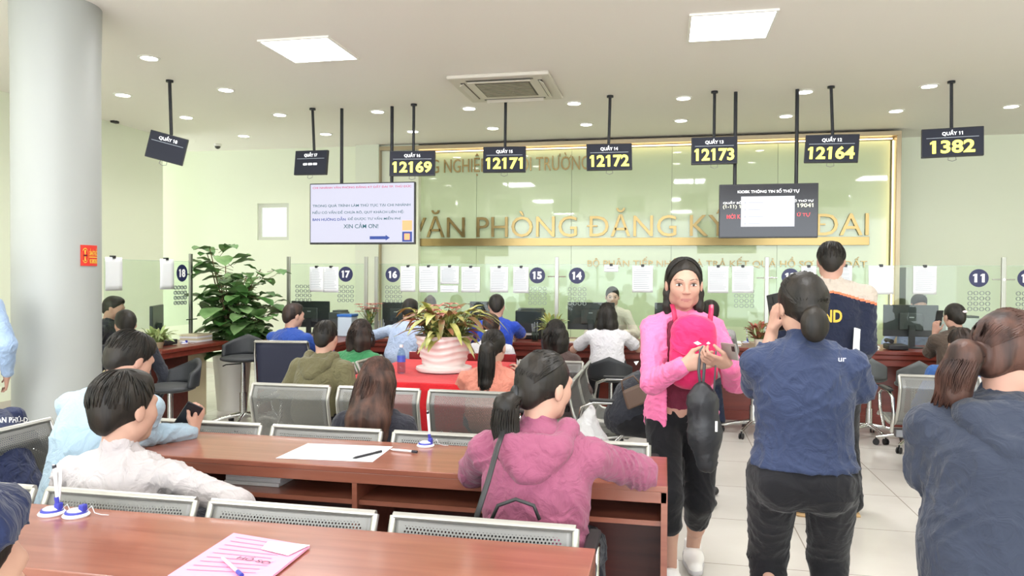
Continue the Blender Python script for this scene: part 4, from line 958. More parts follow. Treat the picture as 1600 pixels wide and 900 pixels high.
# ------------------------------------------------------------------ plants
LEAFG = mat('leaf_green', '557f42', .5, var=(6, '8bab72', 3), spec=.5); LEAFD = mat('leaf_dark', '3a652e', .4, var=(5, '5c8c48', 3)); STEM = mat('stem', '6a5a3e', .8); SOIL = mat('soil', '3a2d22', .95)
def leaf(mb, base, d, up, L, W, droop=.3, wav=.0, n=6, rd=0):
    """one leaf blade: pointed or round outline, folded along its midrib and drooping"""
    d = Vector(d).normalized(); up = Vector(up); s_ = d.cross(up).normalized(); up = s_.cross(d).normalized(); base = Vector(base)
    vs_ = []
    for i in range(n+1):
        t = i/n; wd = W*(math.sin(math.pi*min(t**1.35, 1))**.6 if rd else math.sin(math.pi*min(t**.8, 1))**.75) + .002
        c = base+d*L*t-Vector((0, 0, 1))*droop*L*t*t
        for q in (-1, 0, 1): vs_.append(c+s_*wd*.5*q+up*(abs(q)*wd*.16+wav*math.sin(t*12+q)))
    fs = [(3*i+j, 3*i+j+1, 3*i+j+4, 3*i+j+3) for i in range(n) for j in (0, 1)]
    mb.add(vs_, fs)
def potted_tree():
    p = atY(363, 641, 7.27); t = T('potted_plant', 'tall leafy fig tree in a tall white pot beside counter seventeen', 'plant', (p.x, p.y, 0))
    MB().lathe([(.15, 0), (.155, .01), (.20, .58), (.215, .60), (.215, .62), (.195, .62), (.185, .56), (.01, .56)], n=40).build('pot', mat('pot_white', 'e6e4dc', .35), t, smooth=35)
    MB().lathe([(.19, .57), (.005, .585)], n=20).build('soil', SOIL, t)
    rg = random.Random(11); stm = MB(); lf = MB(); lf2 = MB()
    for b in range(9):
        a = b*2.4; r0 = .05; pts = []; top = 1.05+.80*((b*37) % 10)/10
        for k in range(8):
            q = k/7; pts.append((math.cos(a)*(r0+.24*q*q)+.02*math.sin(k), math.sin(a)*(r0+.22*q*q), .58+(top-.58)*q))
        stm.tube(pts, [.013-.008*k/7 for k in range(8)], 7)
        for k in range(30):
            q = .10+.90*k/30; i = min(int(q*7), 6); f = q*7-i; c = Vector(pts[i]).lerp(Vector(pts[i+1]), f); aa = rg.uniform(0, 6.28); c = c+Vector((.10*q, 0, 0))
            e = rg.uniform(-.15, .6); d = Vector((math.cos(aa), math.sin(aa), e)); L = rg.uniform(.18, .28)*(1 if q < .9 else .85)
            c2 = c+d*rg.uniform(.05, .16); stm.tube([c, c2], .003, 5)
            leaf(lf if rg.random() < .6 else lf2, c2, d, (0, 0, 1), L, L*rg.uniform(.62, .85), rg.uniform(.0, .55), .006, 7, 1)
    stm.build('stem', STEM, t, True); lf.build('foliage', LEAFG, t, True); lf2.build('foliage', LEAFD, t, True)
potted_tree()
def bushy(name, label, cat, loc, nl, L, W, cols, pot, spread=1.0, hgt=.0, flowers=None, droop=.5, seed=2, base_r=.05, elev=(.0, 1.3)):
    t = T(name, label, cat, loc); z0 = pot(t); rg = random.Random(seed); mbs = [MB() for _ in cols]; st = MB()
    for i in range(nl):
        a = i*2.399+rg.uniform(-.3, .3); e = rg.uniform(*elev); d = Vector((math.cos(a)*math.cos(e)*spread, math.sin(a)*math.cos(e)*spread, math.sin(e)+.1))
        b = Vector((math.cos(a)*base_r*rg.random(), math.sin(a)*base_r*rg.random(), z0)); h_ = hgt*rg.random(); l = L*rg.uniform(.65, 1.1)
        tip = b+Vector((d.x*h_*.6, d.y*h_*.6, h_)); st.tube([b, tip+d*.02], .003, 5)
        leaf(mbs[rg.randrange(len(cols))], tip, d, (0, 0, 1), l, W*rg.uniform(.7, 1.1), droop*rg.uniform(.5, 1.3), .003)
    st.build('stem', mat('stem_green', '6f7f45', .7), t, True)
    for m_, c in zip(mbs, cols): m_.build('foliage', c, t, True)
    if flowers:
        fm, n, sz, hh = flowers; g = MB(); s2 = MB()
        for i in range(n):
            a = i*2.399; r = .03+.10*rg.random(); p = Vector((math.cos(a)*r, math.sin(a)*r, z0+hh*rg.uniform(.6, 1)))
            s2.tube([(0, 0, z0), p], .0025, 5)
            for k in range(6): leaf(g, p, (math.cos(k*1.05+i), math.sin(k*1.05+i), .5), (0, 0, 1), sz, sz*.6, .4)
        g.build('flower', fm, t, True); s2.build('flower_stem', mat('stem_green', '6f7f45', .7), t, True)
    return t
YG = mat('leaf_yellowgreen', '9aa348', .45, var=(12, 'c9c178', 3)); OLV = mat('leaf_olive', '77803f', .45, var=(12, 'a8a05c', 3)); RUST = mat('leaf_rust', '8f5a3c', .45, var=(12, '6d6a3a', 3)); PINKL = mat('leaf_pink', 'd07f72', .45, var=(14, 'e0a090', 3)); CREAM = mat('leaf_cream', 'cdd2a0', .45, var=(14, '94a463', 3)); PALE = mat('leaf_pale', 'b9c78c', .45, var=(12, '7c9a58', 3))
# big ribbed planter on the red table
pc = atZ(700, 577, .745)
def pot_big(t):
    MB().lathe([(.14, 0), (.205, .005), (.215, .02), (.212, .035), (.160, .045)]+[(.160+.060*((i/30)**.8), .05+.215*i/30) for i in range(31)]+[(.222, .275), (.213, .275), (.205, .25), (.01, .24)], n=56,
               wav=lambda a, z: .028*(1-2*abs(math.sin(z*62+.9*math.sin(a*3)))) if .05 < z < .26 else 0).build('pot', mat('planter_white', 'ece2de', .35), t, smooth=50)
    return .25
pot_rings = bushy('potted_plant', 'wide croton plant in a wavy ribbed white pot on the red table', 'plant', (pc.x, 5.42, .746), 150, .24, .062, [YG, OLV, RUST, OLV, YG], pot_big, 1.05, .20, (PINKL, 9, .085, .26), .62, 4, .15, (-.25, 1.2))
def pot_small(c, r=.055, h=.09, m=None):
    def f(t):
        MB().lathe([(r*.72, 0), (r, h), (r*.93, h), (r*.9, h*.85), (.004, h*.85)], n=24).build('pot', m or mat('pot_'+c, c, .4), t, smooth=35); return h*.85
    return f
p = atY(238, 548, 6.12); bushy('potted_plant', 'pale variegated plant standing on counter eighteen', 'plant', (-4.66, 6.12, .775), 60, .14, .04, [PALE, CREAM, PALE], pot_small('b9a98a', .07, .06), 1, .08, None, .3, 7, .06)
def at_counter(px, Y=7.85): q = atY(px, 500, Y); return (q.x, Y, .775)
VASE = mat_glass('vase_glass', 'e6eee8', 1.3, .93)
bushy('potted_plant', 'pink flowering plant in a clear vase on the counter by disc sixteen', 'plant', at_counter(578, 7.82), 26, .09, .03, [OLV, LEAFG], pot_small('v', .05, .16, VASE), .8, .14, (mat('petal_salmon', 'd9837a', .5, var=(20, 'e39a8e', 3)), 15, .065, .24), .2, 9, .02, (.5, 1.4))
bushy('potted_plant', 'yellow green leafy plant on the counter below disc fourteen', 'plant', at_counter(862, 7.80), 56, .17, .038, [YG, CREAM, PALE], pot_small('d9d9d4', .06, .10), 1, .12, None, .3, 12, .05, (.2, 1.3))
bushy('potted_plant', 'red leaved plant with cream flowers on the counter before disc thirteen', 'plant', at_counter(1186, 7.80), 40, .13, .05, [mat('leaf_red', '8e4338', .45, var=(14, 'b56a58', 3)), RUST], pot_small('d9d0c0', .05, .08), 1, .12, (mat('petal_cream', 'dfd2a6', .6), 4, .04, .07), .3, 14, .04, (.1, 1.4))
bushy('potted_plant', 'pink leaved plant on the counter by the last steel post', 'plant', at_counter(1578, 7.75), 34, .16, .045, [PINKL, YG, mat('leaf_red', '8e4338', .45)], pot_small('d9d9d4', .06, .10), 1.2, .12, None, .3, 17, .04, (.1, 1.1))
# water bottle, pen stands, papers on the desks
def bottle(x, y, z, label):
    t = T('water_bottle', label, 'bottle', (x, y, z))
    MB().lathe([(.026, 0), (.031, .006), (.031, .05), (.028, .055), (.031, .06), (.031, .135), (.024, .165), (.012, .185), (.012, .195), (.001, .196)], n=24).build('bottle_body', mat_glass('bottle_plastic', 'dfeaf2', 1.3, .93), t, smooth=50)
    MB().lathe([(.0318, .085), (.0318, .130)], n=24).build('label_band', mat('bottle_label', '4a62c8', .4), t, smooth=50)
    MB().lathe([(.0145, .192), (.0145, .212), (.001, .213)], n=20).build('cap', mat('cap_white', 'eceff2', .4), t, smooth=50)
p = atZ(627, 583, .745); bottle(p.x, p.y, .745, 'clear water bottle with blue label on the red table')
PWH = mat('pen_white', 'eceef2', .3); PBL = mat('pen_blue', '3a3fa8', .35)
def penstand(px, py, label, z=.75, up=True, grp=None, rz=0, both=False):
    p = atZ(px, py, z); t = T('pen_stand', label, 'pen stand', (p.x, p.y, z), rz, grp)
    MB().lathe([(.036, 0), (.038, .004), (.033, .010), (.001, .011)], n=28).build('base', PWH, t, smooth=30)
    MB().ball((0, 0, .010), (.030, .026, .014)).build('dome', PWH, t, True)
    MB().box((.020, .004, .022), (.018, .020, .026)).build('socket', PBL, t, bevel=.004)
    MB().lathe([(.0315, .010), (.029, .016)], n=28).build('blue_ring', PBL, t, smooth=30)
    if up:
        q = MB().tube([(.018, .003, .03), (.010, 0, .14), (.006, 0, .150)], [.0045, .0055, .003], 10); q.build('pen', PWH, t, smooth=40)
        MB().cyl((.0095, 0, .138), (.009, 0, .148), .0058).build('pen_cap', mat('pen_cap_dark', '20202c', .4), t)
        MB().tube([(.018, .003, .028), (.015, .001, .052)], .0065, 10).build('pen_grip', PBL, t)
    MB().tube([(.028, .006, .012), (.045, .01, .03), (.055, .01, .01), (.075, .015, .004), (.095, .02, .003)], .0013, 6).build('cord', mat('cord_white', 'd8d8dc', .4), t, True)
    return t
t1 = penstand(81, 803, 'white and blue pen stand with an upright pen, nearest the desk end'); 
q = MB().tube([(.020, .004, .03), (.012, .02, .10), (.004, .03, .155)], [.004, .005, .003], 10).build('pen', PWH, t1, True)
penstand(119, 806, 'empty white and blue pen stand beside the one holding a pen', up=False)
penstand(665, 697, 'white pen stand with upright pen on the second desk', up=True)
penstand(1165, 536, 'small white pen stand on the counter beside the red leaved plant', .775, True)
t = penstand(288, 537, 'white pen stand on counter eighteen by the glass post', .775, False)
def sheetflat(name, label, cat, corners, z, m, th=.001, grp=None):
    c = [atZ(a, b, z) for a, b in corners]; o = sum(c, Vector())/len(c); o.z = z
    mb = MB(); mb.add([q-o for q in c]+[q-o+Vector((0, 0, th)) for q in c], [tuple(range(len(c)))[::-1], tuple(range(len(c), 2*len(c)))]+[(i, (i+1) % len(c), (i+1) % len(c)+len(c), i+len(c)) for i in range(len(c))])
    ob = mb.build(name, m, None, loc=o); return tag(ob, label, cat, grp), c, o
paper, cs, o = sheetflat('form_sheet', 'large white printed form lying on the second desk', 'paper', [(431, 716), (481, 693), (614, 698), (582, 722)], .751, PAP)
def lines_on(par, c, o, n, m, u0=.08, u1=.92, v0=.1, v1=.9, hgt=.0016, wd=.004):
    g = MB()
    for i in range(n):
        v = v0+(v1-v0)*i/max(n-1, 1); e = u1-rnd.random()*.15
        P_ = lambda u, v: (c[0].lerp(c[3], u)).lerp(c[1].lerp(c[2], u), v)-o+Vector((0, 0, hgt))
        g.add([P_(u0, v), P_(e, v), P_(e, v+.012), P_(u0, v+.012)], [(0, 1, 2, 3)])
    return g.build('printed_text', m, par)
lines_on(paper, cs, o, 16, INK)
def pen_lying(x0, y0, x1, y1, z, m, m2, label):
    a = atZ(x0, y0, z); b = atZ(x1, y1, z); c = (a+b)/2; t = T('pen', label, 'pen', c)
    MB().tube([a-c, (a-c)*.9+(b-c)*.1, (b-c)*.98], [.001, .0045, .0045], 10).build('barrel', m, t, smooth=40); MB().tube([(b-c)*.6+(a-c)*.4*.0, b-c], .0052, 10).build('cap', m2, t); return t
pen_lying(551, 716, 596, 705, .757, mat('pen_black', '24242a', .35), mat('pen_black', '24242a', .35), 'black pen lying across the white form')
pen_lying(610, 702, 652, 706, .757, PWH, mat('pen_cap_dark', '20202c', .4), 'white pen with dark tip lying beside the pen stand')
PK = mat('pink_card', 'f0a6c6', .6); PK2 = mat('pink_card_edge', 'd98aa8', .6)
fo, cs, o = sheetflat('document_folder', 'pink document folder lettered HỒ SƠ on the front desk', 'folder', [(262, 903), (365, 836), (484, 856), (420, 908)], .753, PK, .006)
lines_on(fo, cs, o, 9, PK2, .1, .9, .12, .90, .0075)
ang = math.atan2((cs[2]-cs[1]).y, (cs[2]-cs[1]).x)
def flat_text(s, px, py, wdt, hgt, m, par, o, z, rz):
    c = atZ(px, py, z)-o; ob = text('lettering', s, m, par, (-wdt/2, wdt/2, 0, hgt, 0), depth=0); ob.matrix_local = Matrix.Translation(c) @ Matrix.Rotation(rz, 4, 'Z') @ Matrix.Rotation(R(-90), 4, 'X'); return ob
flat_text('HỒ SƠ', 394, 877, .10, .026, mat('ink_dark', '5a3a50', .6), fo, o, .7612, ang)
lb, _, _ = sheetflat('paper_label', 'white slip of paper clipped on the pink folder', 'paper', [(408, 858), (419, 846), (484, 852), (450, 868)], .762, PAP)
pen_lying(346, 870, 378, 899, .766, mat('pen_clear', 'd9d6ea', .2), PBL, 'clear ballpoint pen with blue end lying on the pink folder')
for i, (a, l) in enumerate((((380, 462, 742, 768), 'stack of white papers on the shelf of the second desk'),)):
    c0 = atY(a[0], a[3], 2.85); c1 = atY(a[1], a[3], 2.85); t = T('paper_stack', l, 'paper stack', ((c0.x+c1.x)/2, 2.84, .618))
    for k in range(5): MB().box(((k % 3)*.004, (k % 2)*.004, .008+k*.016), (c1.x-c0.x, .26, .014)).build('bundle', PAP, t, bevel=.001)
# ------------------------------------------------------------------ computers and clerks' things on the counters
MON = mat('monitor_black', '2c2e31', .4); MONS = mat('monitor_back', '3a3c3f', .45)
def monitor(px0, px1, py0, py1, Y, label, yaw=0, grp='monitors seen from behind on the counter'):
    a = atY(px0, py0, Y); b = atY(px1, py1, Y); w = b.x-a.x; hh = a.z-b.z; t = T('monitor', label, 'monitor', ((a.x+b.x)/2, Y, .775), R(yaw), grp)
    z1 = a.z-.775; z0 = max(b.z-.775, .06)
    MB().bb(-w/2, w/2, 0, .03, z0, z1).build('housing', MON, t, bevel=.006); MB().bb(-w*.22, w*.22, -.025, 0, z0+(z1-z0)*.2, z0+(z1-z0)*.75).build('rear_bulge', MONS, t, bevel=.012)
    MB().bb(-w/2+.01, w/2-.01, .030, .032, z0+.012, z1-.01).build('screen', mat('mon_screen', '8fa3b4', .3, emit=('8fa3b4', .4)), t)
    MB().bb(-.03, .03, -.045, -.02, .01, z0+.12).build('stand', MON, t, bevel=.004); MB().lathe([(.11, 0), (.11, .008), (.03, .014), (.001, .014)], (0, -.02, 0), 28).build('foot', MON, t, smooth=30)
    MB().bb(-.022, .022, -.027, -.0255, (z0+z1)/2+.03, (z0+z1)/2+.042).build('badge', mat('badge', '9a9ca0', .3), t)
monitor(455, 514, 470, 512, 8.12, 'black monitor back between the potted tree and disc seventeen')
monitor(597, 642, 472, 512, 8.12, 'black monitor back right below disc sixteen')
monitor(734, 765, 471, 500, 8.20, 'black monitor back hidden by the man in blue polo')
monitor(887, 960, 472, 516, 8.12, 'wide black monitor back below disc fourteen')
monitor(1023, 1068, 473, 512, 8.12, 'black monitor back beside the pink woman\'s hair')
monitor(1381, 1466, 476, 527, 8.12, 'large black monitor back on the counter below the white notices')
t = T('monitor', 'black monitor turned edge-on on counter eighteen', 'monitor', (-5.02, 6.62, .775), R(115)); MB().bb(-.24, .24, 0, .03, .08, .38).build('housing', MON, t, bevel=.006); MB().bb(-.03, .03, -.04, 0, 0, .2).build('stand', MON, t); MB().bb(-.1, .1, -.1, .06, 0, .012).build('foot', MON, t, bevel=.003)
def boxy(name, label, cat, px0, px1, py0, Y, dep, m, extra=None, z=.775, hgt=None):
    a = atY(px0, py0, Y); b = atY(px1, py0, Y); w = b.x-a.x; hh = hgt or (a.z-z); t = T(name, label, cat, ((a.x+b.x)/2, Y+dep/2, z))
    MB().bb(-w/2, w/2, -dep/2, dep/2, 0, hh).build('body', m, t, bevel=min(.012, hh*.2))
    if extra: extra(t, w, hh, dep)
    return t
GREYD = mat('device_grey', '4a4c50', .45); LGREY = mat('device_light', 'c9cbcc', .4)
def ex_lid(m):
    return lambda t, w, h, d: MB().bb(-w/2-.005, w/2+.005, -d/2-.005, d/2+.005, h, h+.03).build('lid', m, t, bevel=.006)
def ex_printer(t, w, h, d):
    MB().bb(-w*.4, w*.4, -d/2-.03, -d/2, h*.15, h*.22).build('paper_tray', LGREY, t); MB().bb(-w*.45, w*.45, -d*.2, d*.4, h, h+.02).build('top_cover', GREYD, t, bevel=.005)
boxy('storage_box', 'clear box with a blue lid on the counter under disc seventeen', 'box', 527, 549, 495, 7.80, .18, mat('box_clear', 'c4d4e2', .3), ex_lid(mat('lid_blue', '2f6cc0', .4)))
boxy('printer', 'black printer on the counter left of the pink flowers', 'printer', 513, 530, 488, 8.05, .3, GREYD, ex_printer)
boxy('printer', 'black boxy printer on the counter between the blue polo man and yellow green plant', 'printer', 805, 846, 485, 8.03, .30, mat('print_black', '232427', .45), ex_printer)
boxy('printer', 'light grey printer stacked with papers behind the number eleven glass', 'printer', 1478, 1540, 497, 8.08, .33, LGREY, ex_printer)
def pencup(px, Y, label, m=None, n=6, z=.775):
    q = atY(px, 500, Y); t = T('pen_cup', label, 'pen cup', (q.x, Y, z)); MB().lathe([(.035, 0), (.04, .11), (.037, .11), (.033, .01), (.001, .01)], n=20).build('cup', m or VASE, t, smooth=30)
    g = MB()
    for i in range(n): a = i*2.4; g.tube([(math.cos(a)*.015, math.sin(a)*.015, .012), (math.cos(a)*.035, math.sin(a)*.035, .17+.02*(i % 3))], .004, 6)
    g.build('pens', mat('pens_grey', '7d8288', .4), t, True)
    return t
pencup(536, 7.95, 'cup of grey pens standing behind the blue lidded box', n=10, m=GREYD); pencup(836, 7.78, 'clear holder beside the yellow green plant'); pencup(596, 7.75, 'dark cup beside the pink flowers', GREYD); pencup(1347, 7.80, 'clear pen holder beside the man with yellow lettering', n=9)
def papers(px0, px1, Y, label, n=3, z=.775):
    a = atY(px0, 500, Y); b = atY(px1, 500, Y); t = T('paper_pile', label, 'papers', ((a.x+b.x)/2, Y+.12, z))
    for k in range(n):
        o_ = MB().box((0, 0, .006+k*.012), (b.x-a.x, .22, .010)).build('bundle', PAP if k % 2 == 0 else mat('paper_cream', 'd9cfb0', .7), t); o_.rotation_euler = (0, 0, R((k*7) % 11-5))
papers(1468, 1500, 7.78, 'pile of papers before the large monitor at counter eleven', 4); papers(1342, 1376, 7.76, 'loose papers beside the man with yellow lettering', 3); papers(1128, 1160, 7.80, 'small pile of papers under disc thirteen', 3); papers(870, 905, 7.74, 'papers before the wide monitor', 2); papers(1480, 1540, 8.45-.25, 'tall stack of papers on the printer by disc eleven', 5, .775+.20)
t = T('paper_pile', 'papers on the counter end beside the eighteen post', 'papers', (-4.75, 6.85, .775))
for k in range(4): MB().box((0, 0, .01+k*.02), (.2, .26, .018)).build('bundle', mat('paper_cream', 'd9cfb0', .7) if k % 2 else PAP, t)
t = T('desk_telephone', 'black desk telephone on counter eighteen', 'telephone', (-4.80, 6.40, .775)); MB().box((0, 0, .03), (.18, .2, .05)).build('base', mat('print_black', '232427', .45), t, bevel=.01); MB().tube([(-.06, -.09, .085), (-.07, 0, .095), (-.06, .09, .085)], [.022, .014, .022], 10).build('handset', mat('print_black', '232427', .45), t, smooth=40)
t = T('desk_telephone', 'black desk telephone before the large monitor at counter eleven', 'telephone', (atY(1400, 500, 7.85).x, 7.85, .775)); MB().box((0, 0, .03), (.18, .2, .05)).build('base', mat('print_black', '232427', .45), t, bevel=.01); MB().tube([(-.06, -.09, .085), (-.07, 0, .095), (-.06, .09, .085)], [.022, .014, .022], 10).build('handset', mat('print_black', '232427', .45), t, smooth=40)
# white control box and cable duct on the right back wall
a = atY(1404, 418, 10.9); b = atY(1427, 545, 10.9)
t = T('wall_cabinet', 'narrow white cabinet standing beyond the gold frame edge', 'cabinet', ((a.x+b.x)/2+.05, 10.80, 0)); MB().bb(-.13, .13, -.15, .15, 0, a.z).build('body', mat('cab_white', 'dcdfd4', .5), t, bevel=.005); MB().bb(-.012, .012, -.156, -.15, .2, a.z-.1).build('door_gap', mat('device_grey', '4a4c50', .45), t)
g = MB()
for j in range(6): g.bb(.03, .11, -.156, -.15, a.z-.12-j*.075, a.z-.07-j*.075)
g.build('vent', mat('device_grey', '4a4c50', .45), t)
# ------------------------------------------------------------------ office chairs and stools
SEATB = mat('seat_black', '2e3033', .55, bump=(30, .1, .004)); SEATG = mat('seat_grey', '5b5f60', .6)
def stool(px, py, label, z=.60, back=True, m=None, zs=None, rz=0, Y=None, wide=1.0):
    q = atZ(px, py, 0) if Y is None else atY(px, 500, Y); z = zs or z; t = T('swivel_stool', label, 'stool', (q.x, q.y, 0), R(rz)); m = m or SEATB
    g = MB(); 
    g.ball((0, 0, z), (.21*wide, .19*wide, .038)); 
    g.build('seat', m, t, True)
    if back:
        b_ = MB(); b_.grid(lambda u, v: (.20*wide*math.sin((u-.5)*2.6), -.20*wide*math.cos((u-.5)*2.6)-.02*v, z+.01+v*(.21-.10*abs(u-.5)*2)), 14, 5); b_.build('backrest', m, t, True, solid=.03)
    MB().cyl((0, 0, .10), (0, 0, z-.03), .022).cyl((0, 0, .10), (0, 0, z*.5), .032).build('gas_column', STEEL, t, smooth=40)
    MB().tube([(.02, 0, z-.05), (.16, 0, z-.06), (.19, 0, z-.075)], .006, 8).build('lever', mat('blk', '1c1c1e', .5), t, True)
    for k in range(5):
        a = k*1.2566+.3; c, s_ = math.cos(a), math.sin(a)
        l = MB().tube([(0, 0, .12), (c*.15, s_*.15, .10), (c*.28, s_*.28, .07)], [.024, .018, .014], 8).build('leg', STEEL, t, smooth=45)
        w_ = MB(); w_.cyl((c*.28-s_*.018, s_*.28+c*.018, .027), (c*.28-s_*.006, s_*.28+c*.006, .027), .027).cyl((c*.28+s_*.018, s_*.28-c*.018, .027), (c*.28+s_*.006, s_*.28-c*.006, .027), .027); w_.cyl((c*.28, s_*.28, .027), (c*.28, s_*.28, .07), .007).build('caster', mat('blk', '1c1c1e', .5), l)
    return t
stool(380, 666, 'black bucket stool standing before the tall white plant pot', zs=.66, rz=200, wide=1.05)
stool(266, 0, 'black stool beside the counter eighteen panel', zs=.57, rz=150, Y=5.2)
stool(1357, 684, 'grey swivel stool by the counter, right of the woman in dark blue', zs=.55, m=SEATG, rz=-20, wide=.72)
stool(1178, 0, 'swivel stool whose chrome foot shows before the counter, left of the woman in dark blue', zs=.55, m=SEATB, rz=10, Y=7.25)
stool(955, 0, 'black rounded stool under the woman in white blouse', zs=.52, Y=7.0, rz=0)
stool(1428, 0, 'grey stool by the counter under the woman holding a phone', zs=.56, m=SEATG, rz=0, Y=6.95, wide=.72)
# mesh chair of the man in blue at counter 17
q = atY(458, 560, 5.95); t = T('office_chair', 'black mesh chair with curved steel frame under the man in royal blue', 'chair', (q.x, 5.95, 0), R(8))
g = MB(); g.grid(lambda u, v: ((u-.5)*.44, -.22-.05*v+.03*math.cos((u-.5)*3), .50+.40*v), 8, 8); g.build('backrest', mat('mesh_navy', '23263a', .7), t, True, solid=.012)
MB().bb(-.23, .23, -.20, .24, .42, .47).build('seat', SEATB, t, bevel=.02)
for q_ in (-1, 1): MB().tube([(q_*.24, .25, .012), (q_*.24, -.22, .012), (q_*.24, -.25, .04), (q_*.24, -.20, .45), (q_*.235, -.26, .80), (q_*.225, -.28, .91)], .012, 8).build('leg', STEEL, t, smooth=45)
MB().tube([(-.225, -.28, .91), (.225, -.28, .91)], .012, 8).build('top_rail', STEEL, t); MB().tube([(-.24, .25, .012), (-.24, .24, .42), (.24, .24, .42), (.24, .25, .012)], .012, 8).build('front_legs', STEEL, t, smooth=45)
# ------------------------------------------------------------------ people
from mathutils.bvhtree import BVHTree
def P_(label, px, py, Y, rot=0, **k):
    q = atY(px, py, Y); return person(label, q.x, Y, rot, q.z, **k)
def W3(px, py, Y): q = atY(px, py, Y); return (q.x, q.y, q.z)
BLACKC = cloth('cloth_black', '19191c', '1e1e22', .95, .15); NAVYC = cloth('cloth_navy', '2a3048', '30384f'); JEAN = cloth('cloth_jean', '33405c', '3a486a'); GREYC = cloth('cloth_grey', '9c9a98', '8b8988')
DARKC = cloth('cloth_dark', '26272e', '2e3038')
def decal(J, s, px, py, Y, w, h, m, name='lettering', bold=.02):
    """flat lettering printed on the garment: the glyph outlines are laid onto the cloth along the sitter's back"""
    sh = J['shirt']; Mw = J['M'] if False else Matrix.Translation((J['x'], J['y'], 0)) @ Matrix.Rotation(J['body'].rotation_euler[2], 4, 'Z')
    bv = BVHTree.FromPolygons([v.co[:] for v in sh.data.vertices], [p.vertices[:] for p in sh.data.polygons])
    o = text(name, s, m, sh, (-w/2, w/2, -h/2, h/2, 0), depth=0, bold=bold) if isinstance(s, str) else s; me = o.data; Mi = Mw.inverted(); c = atY(px, py, Y)
    rt_ = (CM @ Vector((1, 0, 0))); dr = (c-CAM).normalized()
    for v in me.vertices:
        wp = c+rt_*v.co.x+Vector((0, 0, v.co.z)); a = Mi @ (wp-dr*1.0); d = (Mi.to_3x3() @ dr)
        hit = bv.ray_cast(a, d, 3)
        v.co = (hit[0]-d*.003) if hit[0] is not None else Mi @ wp
    return o
def on_counter(side, px, Y=7.72): q = atY(px, 535, Y); return dict(ww=(q.x, q.y, .84))
# clients at the counter
P_('man in a royal blue shirt with his back turned, sitting before disc seventeen', 459, 474, 6.42, -8, male=True, W=.19, lean=14, hair=dict(style='crop', c='dark'), shirt=cloth('cloth_royal', '2f4f9e', '284590'), pants=JEAN, h=.011, L=dict(w=(-.16, .44, .80)), Rr=dict(w=(.20, .44, .80)), head=(-25, 5, 0), seat=.47, seed=3)
P_('man in a light blue shirt with a black shoulder strap, leaning at disc sixteen', 641, 467, 7.15, 2, male=True, W=.185, lean=20, side=6, hair=dict(style='short', c='black'), shirt=cloth('cloth_paleblue', 'b4c2dc', 'a8b8d6'), pants=NAVYC, h=.011, L=dict(w=(-.30, .42, .84), e=(-1, -.2, -.2)), Rr=dict(w=(.2, .45, .84)), head=(-5, 15, 0), seat=.58, seed=4)
J = P_('man in a royal blue polo with close cropped hair below the number fifteen notices', 776, 460, 7.22, 6, male=True, W=.19, lean=18, hair=dict(style='crop', c='black'), shirt=cloth('cloth_polo', '2747b4', '2340a4'), sleeve='short', pants=NAVYC, h=.011, L=dict(w=(-.25, .40, .84)), Rr=dict(ew=W3(822, 530, 7.62), ww=W3(800, 528, 7.95)), head=(5, 10, 0), seat=.60, seed=5)
P_('woman with shoulder length black hair and white blouse at disc fourteen', 949, 473, 7.30, 8, W=.165, lean=16, hair=dict(style='bob', c='black', length=.20, n=90), shirt=cloth('cloth_white', 'd8d5d7', 'cecbd0'), sleeve='short', pants=BLACKC, h=.010, L=dict(w=(-.22, .42, .84)), Rr=dict(w=(.25, .45, .84)), head=(-15, 5, 0), seat=.54, seed=6)
P_('person in a grey top and navy trousers half hidden behind the woman in pink', 1110, 469, 7.2, 12, W=.17, lean=12, side=6, hair=dict(style='short', c='black'), shirt=GREYC, pants=NAVYC, h=.011, head=(0, 8, 0), seat=.56, seed=7, Rr=dict(w=(.2, .45, .84)), legs=((-.13, .42, 0), (.20, .36, 0)))
J = P_('woman in a dark brown jacket holding a phone up at counter eleven', 1491, 474, 7.25, 0, W=.17, lean=8, hair=dict(style='tied', c='black', tie=(0, -.09, .02), bun=((0, -.10, -.01), (.04, .03, .05)), clip=((.02, -.12, .04), (.022, .012, .012), 'e8d8d8')), shirt=cloth('cloth_brown', '4c4038', '574a40'), pants=BLACKC, h=.010, L=dict(ew=W3(1452, 550, 7.35), ww=W3(1464, 512, 7.55), d=(.1, .1, 1), n=(.6, .5, 0), curl=.8), head=(15, 5, 0), seat=.56, seed=8)
def phone(M_, label, w=.072, h_=.15, case='1c1d22'):
    t = T('mobile_phone', label, 'phone'); t.matrix_world = M_
    MB().bb(-w/2, w/2, -.004, .004, -h_/2, h_/2).build('case', mat('phone_'+case, case, .35), t, bevel=.004); MB().bb(-w/2+.004, w/2-.004, .004, .0046, -h_/2+.006, h_/2-.006).build('screen', mat('phone_screen', '3a4250', .15, emit=('56606c', .3)), t); MB().bb(-w*.35, -w*.05, -.0062, -.004, h_*.25, h_*.42).build('camera_bump', mat('blk', '1c1c1e', .5), t)
    return t
phone(Matrix.Translation(W3(1467, 497, 7.62)) @ Matrix.Rotation(R(20), 4, 'Z') @ Matrix.Rotation(R(12), 4, 'X'), 'dark phone held up by the woman in the brown jacket')
P_('person in dark clothes with short black hair sitting at counter eighteen', 196, 485, 5.35, 50, male=True, lean=14, hair=dict(style='short', c='black', vol=1.03), shirt=DARKC, pants=BLACKC, h=.012, seed=9, head=(0, 10, 0), seat=.46)
